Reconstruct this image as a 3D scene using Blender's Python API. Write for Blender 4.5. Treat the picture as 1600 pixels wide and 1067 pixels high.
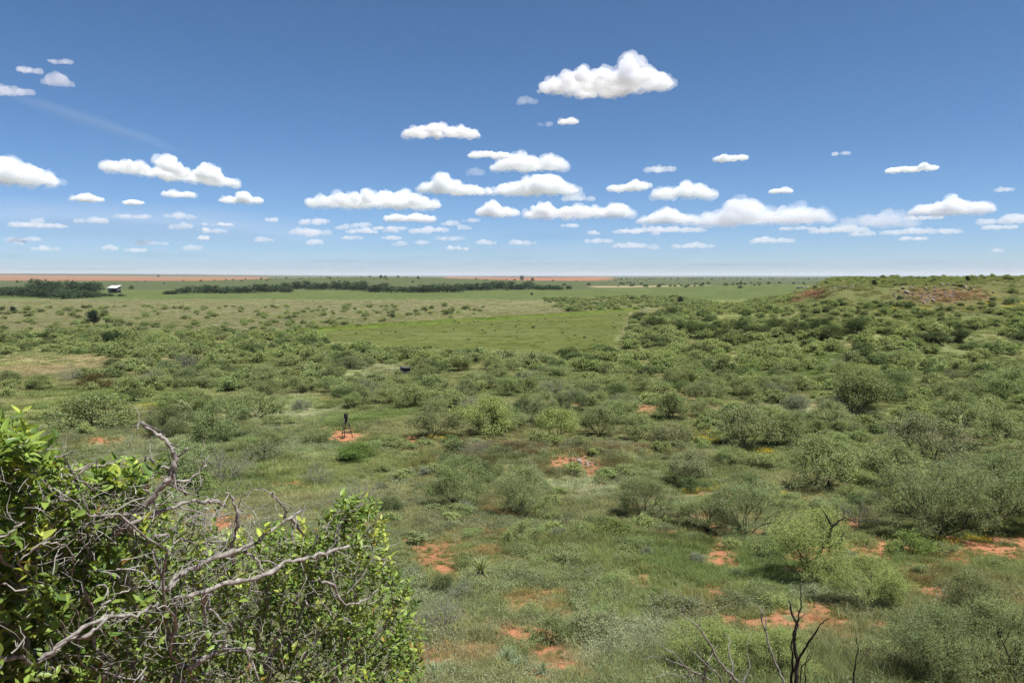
import bpy, math, random
import numpy as np
from mathutils import Vector

for o in list(bpy.data.objects):
    bpy.data.objects.remove(o)
scene = bpy.context.scene
C = scene.collection
RNG = np.random.default_rng(11)
random.seed(11)

# ------------------------------------------------------------------ camera
EYE = np.array([0.0, 0.0, 17.0])
PITCH = math.radians(5.02)
cam_data = bpy.data.cameras.new('camera')
cam_data.lens = 26.0
cam_data.sensor_width = 36.0
cam_data.clip_start = 0.05
cam_data.clip_end = 500000.0
cam = bpy.data.objects.new('camera', cam_data)
C.objects.link(cam)
cam.location = EYE
cam.rotation_euler = (math.pi / 2 - PITCH, 0, 0)
scene.camera = cam

# ------------------------------------------------------------------ sky and sun
SUN_DIR = Vector((0.34, -0.20, 0.92)).normalized()          # towards the sun
world = bpy.data.worlds.new('World')
scene.world = world
world.use_nodes = True
wn = world.node_tree
bg = wn.nodes['Background']
sky = wn.nodes.new('ShaderNodeTexSky')
sky.sky_type = 'NISHITA'
sky.sun_disc = False
sky.sun_elevation = math.asin(SUN_DIR.z)
sky.sun_rotation = math.atan2(SUN_DIR.x, SUN_DIR.y)
sky.altitude = 500
sky.air_density = 0.58
sky.dust_density = 0.85
sky.ozone_density = 7.5
hs = wn.nodes.new("ShaderNodeHueSaturation")
hs.inputs["Hue"].default_value = 0.494
hs.inputs["Saturation"].default_value = 1.07
wn.links.new(sky.outputs[0], hs.inputs["Color"])
wn.links.new(hs.outputs[0], bg.inputs[0])
bg.inputs[1].default_value = 0.078
sun_data = bpy.data.lights.new('sun', 'SUN')
sun_data.energy = 5.0
sun_data.angle = math.radians(0.53)
sun_data.color = (1.0, 0.965, 0.91)
sun = bpy.data.objects.new('sun', sun_data)
C.objects.link(sun)
sun.rotation_euler = (-SUN_DIR).to_track_quat('-Z', 'Y').to_euler()

vs = scene.view_settings
vs.view_transform = 'Standard'
vs.look = 'None'
vs.exposure = 0.8
vs.gamma = 1.0
vs.use_curve_mapping = False
cy = scene.cycles
cy.max_bounces = 14
cy.diffuse_bounces = 2
cy.glossy_bounces = 1
cy.transmission_bounces = 2
cy.transparent_max_bounces = 8
cy.volume_bounces = 14
cy.caustics_reflective = False
cy.caustics_refractive = False
cy.use_denoising = True
cy.denoiser = 'OPENIMAGEDENOISE'
cy.denoising_input_passes = 'RGB_ALBEDO_NORMAL'
cy.denoising_prefilter = 'NONE'
# ------------------------------------------------------------------ helpers
FPX = 26.0 / 36.0 * 1600.0


def px_dir(u, v):
    """Direction of the photograph's pixel (1600 x 1067), y component 1 along the view."""
    a = (np.asarray(u, float) - 800.0) / FPX
    b = (533.5 - np.asarray(v, float)) / FPX
    cp, sp = math.cos(PITCH), math.sin(PITCH)
    x = a
    y = cp + b * sp
    z = -sp + b * cp
    return np.stack([x / y, np.ones_like(x), z / y], -1)


def to_px(p):
    d = np.asarray(p, float) - EYE
    cp, sp = math.cos(PITCH), math.sin(PITCH)
    f = d[..., 1] * cp - d[..., 2] * sp
    up = d[..., 1] * sp + d[..., 2] * cp
    f = np.where(f < 0.01, 0.01, f)
    return 800 + FPX * d[..., 0] / f, 533.5 - FPX * up / f, f


def smooth(a, b, x):
    t = np.clip((np.asarray(x, float) - a) / (b - a), 0, 1)
    return t * t * (3 - 2 * t)


def _hash(ix, iy, seed):
    h = (ix.astype(np.int64) * 374761393 + iy.astype(np.int64) * 668265263 + seed * 974634777) & 0xffffffff
    h = ((h ^ (h >> 13)) * 1274126177) & 0xffffffff
    h = ((h ^ (h >> 16)) * 2246822519) & 0xffffffff
    return ((h >> 8) & 0xffff) / 65535.0


def vnoise(x, y, seed=0):
    x = np.asarray(x, float); y = np.asarray(y, float)
    ix, iy = np.floor(x), np.floor(y)
    fx, fy = x - ix, y - iy
    fx = fx * fx * (3 - 2 * fx); fy = fy * fy * (3 - 2 * fy)
    a = _hash(ix, iy, seed); b = _hash(ix + 1, iy, seed)
    c = _hash(ix, iy + 1, seed); d = _hash(ix + 1, iy + 1, seed)
    return (a * (1 - fx) + b * fx) * (1 - fy) + (c * (1 - fx) + d * fx) * fy


def fbm(x, y, seed=0, octaves=4):
    s, w, t = 0.0, 0.5, 0.0
    for k in range(octaves):
        s = s + w * vnoise(x, y, seed + k * 17)
        t += w; w *= 0.5; x = x * 2.03 + 3.1; y = y * 2.03 + 1.7
    return s / t


def in_poly(x, y, poly):
    x = np.asarray(x, float); y = np.asarray(y, float)
    r = np.zeros(x.shape, bool)
    n = len(poly)
    for i in range(n):
        x0, y0 = poly[i]; x1, y1 = poly[(i + 1) % n]
        if y0 == y1:
            continue
        c = ((y0 > y) != (y1 > y)) & (x < (x1 - x0) * (y - y0) / (y1 - y0) + x0)
        r ^= c
    return r


def lin(r, g, b, k=1.0):
    f = lambda c: (c / 255 / 12.92) if c / 255 <= 0.04045 else ((c / 255 + 0.055) / 1.055) ** 2.4
    return (f(r) * k, f(g) * k, f(b) * k)


def make_mesh(name, verts, quads=None, tris=None, smooth_shade=True):
    """A mesh from numpy arrays of vertices, quads and triangles."""
    me = bpy.data.meshes.new(name)
    verts = np.asarray(verts, np.float32)
    q = np.zeros((0, 4), np.int32) if quads is None else np.asarray(quads, np.int32).reshape(-1, 4)
    t = np.zeros((0, 3), np.int32) if tris is None else np.asarray(tris, np.int32).reshape(-1, 3)
    me.vertices.add(len(verts))
    me.vertices.foreach_set('co', verts.ravel())
    nl = q.size + t.size
    me.loops.add(nl)
    me.loops.foreach_set('vertex_index', np.concatenate([q.ravel(), t.ravel()]))
    npoly = len(q) + len(t)
    me.polygons.add(npoly)
    starts = np.concatenate([np.arange(len(q)) * 4, q.size + np.arange(len(t)) * 3]).astype(np.int32)
    me.polygons.foreach_set('loop_start', starts)
    if smooth_shade:
        me.polygons.foreach_set('use_smooth', np.ones(npoly, bool))
    me.update(calc_edges=True)
    return me


def vattr(me, name, data, kind='FLOAT_COLOR'):
    a = me.attributes.new(name, kind, 'POINT')
    data = np.asarray(data, np.float32)
    if kind == 'FLOAT_COLOR':
        if data.shape[-1] == 3:
            data = np.concatenate([data, np.ones((len(data), 1), np.float32)], 1)
        a.data.foreach_set('color', data.ravel())
    elif kind == 'FLOAT_VECTOR':
        a.data.foreach_set('vector', data.ravel())
    elif kind == 'INT':
        a.data.foreach_set('value', data.astype(np.int32).ravel())
    else:
        a.data.foreach_set('value', data.ravel())


def link(name, data, mat=None, parent=None, loc=None, rz=None, scale=None):
    o = bpy.data.objects.new(name, data)
    C.objects.link(o)
    if mat is not None and data is not None and not data.materials:
        data.materials.append(mat)
    if parent is not None:
        o.parent = parent
    if loc is not None:
        o.location = loc
    if rz is not None:
        o.rotation_euler = (0, 0, rz)
    if scale is not None:
        o.scale = (scale,) * 3 if np.isscalar(scale) else scale
    return o


def tag(o, label=None, category=None, group=None, kind=None):
    if label: o['label'] = label
    if category: o['category'] = category
    if group: o['group'] = group
    if kind: o['kind'] = kind
    return o


def thing(name, label, category, loc=(0, 0, 0), rz=0.0, group=None, scale=None):
    o = link(name, None, loc=loc, rz=rz, scale=scale)
    o.empty_display_size = 0.2
    return tag(o, label, category, group)


def tubes(chains, sides=5):
    """Continuous tapered tubes; chains = [(points (n,3), radii (n,))]."""
    V, Q, T = [], [], []
    base = 0
    ang = np.arange(sides) * 2 * math.pi / sides
    ca, sa = np.cos(ang), np.sin(ang)
    for P, R in chains:
        P = np.asarray(P, float); R = np.asarray(R, float)
        n = len(P)
        if n < 2:
            continue
        tg = np.gradient(P, axis=0)
        tg /= np.linalg.norm(tg, axis=1, keepdims=True) + 1e-9
        ref = np.array([0.0, 0, 1]) if abs(tg[0][2]) < 0.9 else np.array([1.0, 0, 0])
        a = np.cross(tg, ref)
        bad = np.linalg.norm(a, axis=1) < 1e-3
        a[bad] = np.cross(tg[bad], np.array([0.3, 1.0, 0.1]))
        a /= np.linalg.norm(a, axis=1, keepdims=True)
        for i in range(1, n):
            if np.dot(a[i], a[i - 1]) < 0:
                a[i] = -a[i]
        b = np.cross(tg, a)
        ring = P[:, None, :] + R[:, None, None] * (a[:, None, :] * ca[None, :, None] + b[:, None, :] * sa[None, :, None])
        V.append(ring.reshape(-1, 3))
        i = np.arange(n - 1)[:, None] * sides
        j = np.arange(sides)[None, :]
        j2 = (j + 1) % sides
        Q.append(np.stack([base + i + j, base + i + j2, base + i + sides + j2, base + i + sides + j], -1).reshape(-1, 4))
        V.append(P[-1:] + tg[-1:] * R[-1])
        tip = base + n * sides
        last = base + (n - 1) * sides
        if sides > 4:
            T.append(np.stack([np.full(sides - 2, base), base + np.arange(2, sides), base + np.arange(1, sides - 1)], -1))
        T.append(np.stack([last + np.arange(sides), last + (np.arange(sides) + 1) % sides, np.full(sides, tip)], -1))
        base += n * sides + 1
    return np.concatenate(V), np.concatenate(Q), np.concatenate(T)


def tube_mesh(name, chains, sides=5):
    v, q, t = tubes(chains, sides)
    return make_mesh(name, v, q, t)


def box_arrays(cx, cy_, cz, sx, sy, sz):
    s = np.array([[-1, -1, -1], [1, -1, -1], [1, 1, -1], [-1, 1, -1], [-1, -1, 1], [1, -1, 1], [1, 1, 1], [-1, 1, 1]], float) * 0.5
    v = s * np.array([sx, sy, sz]) + np.array([cx, cy_, cz])
    q = np.array([[0, 3, 2, 1], [4, 5, 6, 7], [0, 1, 5, 4], [1, 2, 6, 5], [2, 3, 7, 6], [3, 0, 4, 7]])
    return v, q


def box_mesh(name, *a):
    v, q = box_arrays(*a)
    return make_mesh(name, v, q, smooth_shade=False)


def grow(points, root, rng, wander=0.12, path_w=0.45, step=0.35):
    """Joins the points to the root, each to the node it reaches most directly: positions and parents."""
    pts = np.asarray(points, float)
    order = np.argsort(np.linalg.norm(pts - root, axis=1) * (1 + 0.1 * rng.random(len(pts))))
    N = len(pts) * 7 + 10
    pos = np.zeros((N, 3)); par = np.full(N, -1, int); plen = np.zeros(N)
    pos[0] = root; n = 1
    tips = np.zeros(len(pts), int)
    for k in order:
        p = pts[k]
        d = np.linalg.norm(pos[:n] - p, axis=1)
        c = d + path_w * plen[:n]
        j = int(np.argmin(c))
        dist = d[j]
        m = min(5, int(dist / step))
        cur = j
        for s in range(1, m + 1):
            f = s / (m + 1)
            q = pos[j] * (1 - f) + p * f + rng.normal(0, wander * dist * 0.5, 3) * (f * (1 - f) * 4)
            q[2] += wander * 0.8 * dist * f * (1 - f) * 2
            pos[n] = q; par[n] = cur; plen[n] = plen[cur] + np.linalg.norm(q - pos[cur]); cur = n; n += 1
        pos[n] = p; par[n] = cur; plen[n] = plen[cur] + np.linalg.norm(p - pos[cur]); tips[k] = n; n += 1
    return pos[:n], par[:n], tips


def skeleton_chains(pos, par, r_tip=0.004, power=2.3, r_max=None):
    """Chains with radii by the pipe model: (points, radii) per chain."""
    n = len(pos)
    acc = np.zeros(n)
    nchild = np.zeros(n, int)
    for i in range(1, n):
        nchild[par[i]] += 1
    sub = np.ones(n)
    for i in range(n - 1, -1, -1):
        if nchild[i] == 0:
            acc[i] += r_tip ** power
        if i > 0:
            acc[par[i]] += acc[i]
            sub[par[i]] += sub[i]
    rad = acc ** (1 / power)
    if r_max is not None:
        rad = np.minimum(rad, r_max)
    main = np.full(n, -1)
    for i in range(1, n):
        p = par[i]
        if main[p] < 0 or acc[i] > acc[main[p]]:
            main[p] = i
    out = []
    starts = [0] + [i for i in range(1, n) if main[par[i]] != i]
    for s in starts:
        idx = [] if s == 0 else [par[s]]
        c = s
        while c >= 0:
            idx.append(c); c = main[c]
        if len(idx) < 2:
            continue
        R = rad[idx].copy()
        if s != 0:
            R[0] = R[1]
        out.append((pos[idx], R))
    return out, rad


def leaf_quads(P, axis, length, width, rng, droop=0.0, flat=0.0):
    """One narrow four-cornered leaf for each point: verts and quads."""
    n = len(P)
    axis = axis / (np.linalg.norm(axis, axis=1, keepdims=True) + 1e-9)
    r = rng.normal(size=(n, 3)) + np.array([0, 0, flat])
    side = np.cross(axis, r)
    side /= np.linalg.norm(side, axis=1, keepdims=True) + 1e-9
    L = (length * (0.65 + 0.7 * rng.random(n)))[:, None]
    W = (width * (0.65 + 0.7 * rng.random(n)))[:, None]
    mid = P + axis * L * 0.5
    tip = P + axis * L
    tip[:, 2] -= droop * L[:, 0]
    v = np.stack([P, mid + side * W * 0.5, tip, mid - side * W * 0.5], 1).reshape(-1, 3)
    q = np.arange(n * 4).reshape(-1, 4)
    return v, q


# ------------------------------------------------------------------ materials
def new_mat(name):
    m = bpy.data.materials.new(name)
    m.use_nodes = True
    nt = m.node_tree
    nt.nodes.clear()
    out = nt.nodes.new('ShaderNodeOutputMaterial')
    return m, nt, out


def N(nt, kind, **kw):
    n = nt.nodes.new(kind)
    for k, v in kw.items():
        setattr(n, k, v)
    return n


def noise_node(nt, scale, detail=4, rough=0.6, coords='Object'):
    tc = N(nt, 'ShaderNodeTexCoord')
    nz = N(nt, 'ShaderNodeTexNoise')
    nz.inputs['Scale'].default_value = scale
    nz.inputs['Detail'].default_value = detail
    nz.inputs['Roughness'].default_value = rough
    nt.links.new(tc.outputs[coords], nz.inputs['Vector'])
    return nz


def ramp(nt, fac, stops):
    r = N(nt, 'ShaderNodeValToRGB')
    e = r.color_ramp.elements
    while len(e) < len(stops):
        e.new(0.5)
    for k, (p, c) in enumerate(stops):
        e[k].position = p
        e[k].color = (*c, 1)
    nt.links.new(fac, r.inputs[0])
    return r


def mul(nt, a, b, mode='MULTIPLY', fac=1.0):
    m = N(nt, 'ShaderNodeMix', data_type='RGBA', blend_type=mode)
    m.inputs[0].default_value = fac
    nt.links.new(a, m.inputs[6])
    if isinstance(b, tuple):
        m.inputs[7].default_value = (*b, 1)
    else:
        nt.links.new(b, m.inputs[7])
    return m.outputs[2]


def simple_mat(name, c0, c1, scale=6.0, rough=0.8, bump=0.2, metallic=0.0, coords='Object'):
    """Two tones broken up by noise, with fine relief."""
    m, nt, out = new_mat(name)
    nz = noise_node(nt, scale, 5, 0.65, coords)
    r = ramp(nt, nz.outputs[0], [(0.3, c0), (0.7, c1)])
    p = N(nt, 'ShaderNodeBsdfPrincipled')
    nt.links.new(r.outputs[0], p.inputs['Base Color'])
    p.inputs['Roughness'].default_value = rough
    p.inputs['Metallic'].default_value = metallic
    p.inputs['Specular IOR Level'].default_value = 0.25
    if bump:
        b = N(nt, 'ShaderNodeBump')
        b.inputs['Strength'].default_value = bump
        nz2 = noise_node(nt, scale * 4, 4, 0.6, coords)
        nt.links.new(nz2.outputs[0], b.inputs['Height'])
        nt.links.new(b.outputs[0], p.inputs['Normal'])
    nt.links.new(p.outputs[0], out.inputs[0])
    return m


def leaf_mat(name, base, source='OBJECT', translucent=0.3, spread=0.35, gloss=0.0):
    """Leaf: tint of the plant (object colour or scattered tint) times a per-leaf value."""
    m, nt, out = new_mat(name)
    if source == 'OBJECT':
        oi = N(nt, 'ShaderNodeObjectInfo')
        tint = oi.outputs['Color']
    else:
        at_ = N(nt, 'ShaderNodeAttribute', attribute_type='INSTANCER', attribute_name='tint')
        tint = at_.outputs['Color']
    lv = N(nt, 'ShaderNodeAttribute', attribute_type='GEOMETRY', attribute_name='leaf')
    col = mul(nt, tint, lv.outputs['Color'])
    col = mul(nt, col, tuple(base))
    d = N(nt, 'ShaderNodeBsdfDiffuse')
    t = N(nt, 'ShaderNodeBsdfTranslucent')
    nt.links.new(col, d.inputs[0])
    tcol = mul(nt, col, (1.15, 1.15, 0.6))
    nt.links.new(tcol, t.inputs[0])
    mx = N(nt, 'ShaderNodeMixShader')
    mx.inputs[0].default_value = translucent
    nt.links.new(d.outputs[0], mx.inputs[1])
    nt.links.new(t.outputs[0], mx.inputs[2])
    res = mx.outputs[0]
    if gloss:
        g = N(nt, 'ShaderNodeBsdfGlossy')
        g.inputs['Roughness'].default_value = 0.38
        g.inputs[0].default_value = (1, 1, 1, 1)
        m2 = N(nt, 'ShaderNodeMixShader')
        m2.inputs[0].default_value = gloss
        nt.links.new(res, m2.inputs[1]); nt.links.new(g.outputs[0], m2.inputs[2])
        res = m2.outputs[0]
    nt.links.new(res, out.inputs[0])
    return m


def scatter(name, P, rotz, scl, idx, tint, protos, tilt=None):
    """One object that scatters the prototypes over the points (what nobody could count)."""
    col = bpy.data.collections.new(name + '_kinds')
    for k, (me) in enumerate(protos):
        o = bpy.data.objects.new(f'{k:02d}_' + name, me)
        col.objects.link(o)
    me = bpy.data.meshes.new(name)
    me.vertices.add(len(P))
    me.vertices.foreach_set('co', np.asarray(P, np.float32).ravel())
    rot = np.zeros((len(P), 3), np.float32)
    rot[:, 2] = rotz
    if tilt is not None:
        rot[:, :2] = tilt
    vattr(me, 'rot', rot, 'FLOAT_VECTOR')
    sc3 = np.asarray(scl, np.float32)
    if sc3.ndim == 1:
        sc3 = np.repeat(sc3[:, None], 3, 1)
    vattr(me, 'scl', sc3, 'FLOAT_VECTOR')
    vattr(me, 'kind_index', idx, 'INT')
    vattr(me, 'tint', tint)
    o = link(name, me)
    ng = bpy.data.node_groups.new(name + '_scatter', 'GeometryNodeTree')
    ng.interface.new_socket('Geometry', in_out='INPUT', socket_type='NodeSocketGeometry')
    ng.interface.new_socket('Geometry', in_out='OUTPUT', socket_type='NodeSocketGeometry')
    gi = ng.nodes.new('NodeGroupInput'); go = ng.nodes.new('NodeGroupOutput')
    ci = ng.nodes.new('GeometryNodeCollectionInfo')
    ci.inputs[0].default_value = col
    ci.inputs[1].default_value = True
    ci.inputs[2].default_value = True
    iop = ng.nodes.new('GeometryNodeInstanceOnPoints')
    iop.inputs['Pick Instance'].default_value = True

    def named(nm, ty):
        a = ng.nodes.new('GeometryNodeInputNamedAttribute')
        a.data_type = ty
        a.inputs[0].default_value = nm
        return next(s for s in a.outputs if s.enabled and s.name == 'Attribute')
    L = ng.links.new
    L(gi.outputs[0], iop.inputs['Points'])
    L(ci.outputs[0], iop.inputs['Instance'])
    L(named('kind_index', 'INT'), iop.inputs['Instance Index'])
    e2r = ng.nodes.new('FunctionNodeEulerToRotation')
    L(named('rot', 'FLOAT_VECTOR'), e2r.inputs[0])
    L(e2r.outputs[0], iop.inputs['Rotation'])
    L(named('scl', 'FLOAT_VECTOR'), iop.inputs['Scale'])
    L(iop.outputs[0], go.inputs[0])
    md = o.modifiers.new('scatter', 'NODES')
    md.node_group = ng
    return o
# ------------------------------------------------------------------ the lie of the land
PROFILE_Y = np.array([-400, -40, 0, 2, 4, 8, 15, 22, 30, 45, 60, 80, 100, 150, 260, 600, 1200, 2500, 5000, 9000, 20000], float)
PROFILE_Z = np.array([15.9, 15.6, 15.2, 14.5, 13.2, 11.3, 8.7, 7.3, 6.0, 4.2, 2.9, 1.8, 1.0, 0.0, -0.3, -0.6, -0.4, 1.0, 3.0, 5.0, 5.0], float)
_py = np.concatenate([np.linspace(-400, 60, 900), np.geomspace(60.5, 20000, 1200)])
_pz = np.interp(_py, PROFILE_Y, PROFILE_Z)
for _ in range(60):
    _pz[1:-1] = (_pz[:-2] + 2 * _pz[1:-1] + _pz[2:]) / 4


def gauss(x, y, cx, cy_, sx, sy):
    return np.exp(-((x - cx) / sx) ** 2 - ((y - cy_) / sy) ** 2)


def ground(x, y):
    x = np.asarray(x, float); y = np.asarray(y, float)
    z = np.interp(y + 0.06 * np.abs(x) * smooth(0, 30, y), _py, _pz)
    near = smooth(9, 40, y) * (1 - smooth(600, 1500, y))
    z = z + near * 1.5 * (fbm(x / 31 + 7, y / 27 + 3, 5, 3) - 0.5)
    z = z + 0.35 * (fbm(x / 5.5, y / 5.0, 9, 3) - 0.5) * smooth(2, 12, y) * (1 - smooth(200, 400, y))
    # knoll below the bluff, with a steeper near face
    k = gauss(x, y, 5.5, 54, 12, 5.5)
    z = z + 1.7 * k
    # shallow gully on the far side of the open slope
    gy = 84 + 0.10 * (x - 45) + 3.0 * np.sin(x / 9.0)
    z = z - 1.1 * np.exp(-((y - gy) / 3.2) ** 2) * smooth(22, 34, x)
    # rocky hill
    dx = np.maximum(92 + 0.42 * np.maximum(y - 206, 0) - x, 0) + np.maximum(x - 900, 0)
    dy = np.maximum(206 - y, 0) + np.maximum(y - 330, 0)
    d = np.sqrt(dx * dx + dy * dy) + 9 * (fbm(x / 38, y / 38, 31, 3) - 0.5)
    top = 14.6 + 1.9 * smooth(95, 150, x) + 0.9 * (fbm(x / 26, y / 26, 41, 3) - 0.5)
    s = 1 - smooth(-6, 92, d)
    hill = top * (0.75 * s ** 1.25 + 0.25 * (1 - smooth(0, 16, d)))
    z = np.maximum(z, 0) * 0 + z + hill
    # far low rises
    z = z + 14.5 * gauss(x, y, -330, 1750, 420, 430)
    z = z + 6 * gauss(x, y, -1500, 2600, 900, 700)
    z = z + 7.0 * gauss(x, y, 340, 930, 190, 110) + 5 * gauss(x, y, 520, 1250, 400, 200)
    z = z + smooth(2500, 9000, y) * (8 + 44 * smooth(-1500, -7500, x) + 10 * (fbm(x / 2600, y / 1700, 77, 3) - 0.3))
    return z


def at(u, v):
    """Where the ground lies behind the pixel(s)."""
    d = px_dir(np.atleast_1d(u), np.atleast_1d(v))
    t = np.geomspace(3.0, 16000, 800)
    P = EYE + d[:, None, :] * t[None, :, None]
    below = P[..., 2] < ground(P[..., 0], P[..., 1])
    j = np.argmax(below, axis=1)
    j = np.where(below.any(1), np.maximum(j, 1), len(t) - 1)
    lo, hi = t[j - 1], t[j]
    for _ in range(14):
        m = (lo + hi) / 2
        Q = EYE + d * m[:, None]
        b = Q[:, 2] < ground(Q[:, 0], Q[:, 1])
        hi = np.where(b, m, hi); lo = np.where(b, lo, m)
    Q = EYE + d * hi[:, None]
    Q[:, 2] = ground(Q[:, 0], Q[:, 1])
    return Q


def poly_at(pts):
    q = at([p[0] for p in pts], [p[1] for p in pts])
    return [(a, b) for a, b, _ in q]


# land use, traced on the ground
GREEN_FIELD = poly_at([(430, 521), (600, 508), (760, 499), (900, 490), (992, 483), (985, 500), (972, 538), (900, 548), (800, 553), (640, 548), (520, 535)])
FIELD_EDGE = poly_at([(380, 526), (430, 519), (600, 505), (760, 496), (900, 487), (1000, 480), (1000, 484), (900, 492), (760, 501), (600, 511), (430, 526)])
TRACK = poly_at([(984, 488), (988, 488), (982, 512), (978, 540), (971, 540), (977, 512)])
FEEDER_AT = at(541, 683)[0]
KNOLL_AT = at(893, 722)[0]

SOIL_SPOTS = [(541, 682, 24, 8), (655, 686, 16, 4), (163, 690, 19, 6), (905, 773, 9, 5), (1128, 868, 24, 13), (1104, 886, 12, 7), (676, 868, 34, 18), (690, 882, 22, 12), (700, 858, 10, 14), (712, 890, 9, 14),
              (676, 1026, 36, 13), (836, 992, 24, 10), (855, 1015, 14, 14), (872, 1036, 22, 11), (905, 1050, 25, 12), (1113, 930, 9, 22), (1150, 938, 14, 9), (1440, 917, 30, 9), (1412, 951, 10, 5), (1353, 994, 8, 5), (1560, 858, 50, 6),
              (1500, 850, 80, 5), (1400, 852, 40, 5), (1590, 872, 20, 7), (1590, 960, 20, 14), (1000, 905, 30, 9), (1040, 898, 8, 10), (812, 948, 10, 5), (740, 1008, 6, 5), (900, 718, 26, 7), (930, 733, 8, 7), (350, 815, 30, 16), (1245, 600, 20, 4), (1052, 605, 14, 5),
              (1076, 615, 18, 6), (1010, 640, 24, 6), (1130, 772, 40, 3), (1180, 713, 22, 3)]
YELLOW_SPOTS = [(1180, 711, 30, 5), (1150, 772, 60, 6), (1530, 851, 70, 5), (1445, 483, 55, 5), (1580, 475, 40, 10), (690, 685, 26, 5), (1090, 685, 36, 8), (240, 638, 40, 4), (1190, 490, 20, 3), (1130, 500, 30, 3)]
SILVER_SPOTS = [(430, 640, 70, 22), (915, 762, 60, 16), (250, 705, 90, 22), (1260, 645, 100, 14), (1050, 800, 50, 20), (1160, 835, 60, 16), (480, 700, 40, 16), (560, 585, 40, 8), (600, 575, 30, 6), (1500, 660, 80, 20), (1020, 1000, 60, 20), (650, 940, 60, 20), (1290, 930, 60, 14), (930, 1020, 60, 16)]
TAN_SPOTS = [(60, 575, 90, 16), (20, 592, 40, 6), (115, 563, 60, 6), (310, 558, 22, 4), (255, 562, 16, 4), (1500, 690, 60, 20), (1090, 640, 40, 14), (500, 557, 14, 4)]
RUST_SPOTS = [(720, 725, 50, 16), (905, 728, 60, 12), (1450, 905, 60, 16), (1520, 920, 60, 20), (1500, 465, 60, 16), (1440, 470, 40, 12), (1120, 950, 60, 30), (830, 700, 160, 8)]


def spots(x, y, z, lst, soft=0.35, seed=3, grow_by=1.0, crumble=0.0):
    """Cover (0..1) of ragged spots given by centre and half-extents in the photograph."""
    full = np.zeros(x.shape)
    sel = (y > 2) & (y < 335)
    x, y, z = x[sel], y[sel], z[sel]
    u, v, f = to_px(np.stack([x, y, z], -1))
    wob = (fbm(x * 1.3, y * 1.3, seed, 3) - 0.5) * 1.5 + (fbm(x * 0.35, y * 0.35, seed + 5, 2) - 0.5) * 0.8
    if crumble:
        wob = wob + (fbm(x * 4.5, y * 4.5, seed + 9, 2) - 0.42) * crumble
    m = np.zeros(x.shape)
    for cu, cv, ru, rv in lst:
        near = (np.abs(u - cu) < ru * 2.2 * grow_by) & (np.abs(v - cv) < rv * 2.2 * grow_by)
        if not near.any():
            continue
        d = np.sqrt(((u[near] - cu) / ru) ** 2 + ((v[near] - cv) / rv) ** 2) / grow_by
        m[near] = np.maximum(m[near], 1 - smooth(1 - soft, 1 + soft, d + wob[near]))
    full[sel] = m
    return full


COL = {
    'grass': np.array(lin(119, 121, 86)), 'grass2': np.array(lin(101, 110, 73)), 'silver': np.array(lin(144, 148, 118)),
    'tan': np.array(lin(150, 138, 112)), 'brown': np.array(lin(107, 106, 83)), 'field': np.array(lin(84, 92, 50)),
    'edge': np.array(lin(88, 102, 48)), 'soil': np.array(lin(166, 116, 90)), 'rust': np.array(lin(112, 96, 72)),
    'yellow': np.array(lin(196, 172, 62)), 'strip': np.array(lin(84, 95, 60)), 'far': np.array(lin(78, 86, 62)), 'plough': np.array(lin(142, 100, 82)), 'outcrop': np.array(lin(112, 82, 66)), 'hill': np.array(lin(90, 94, 60)),
}


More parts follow.
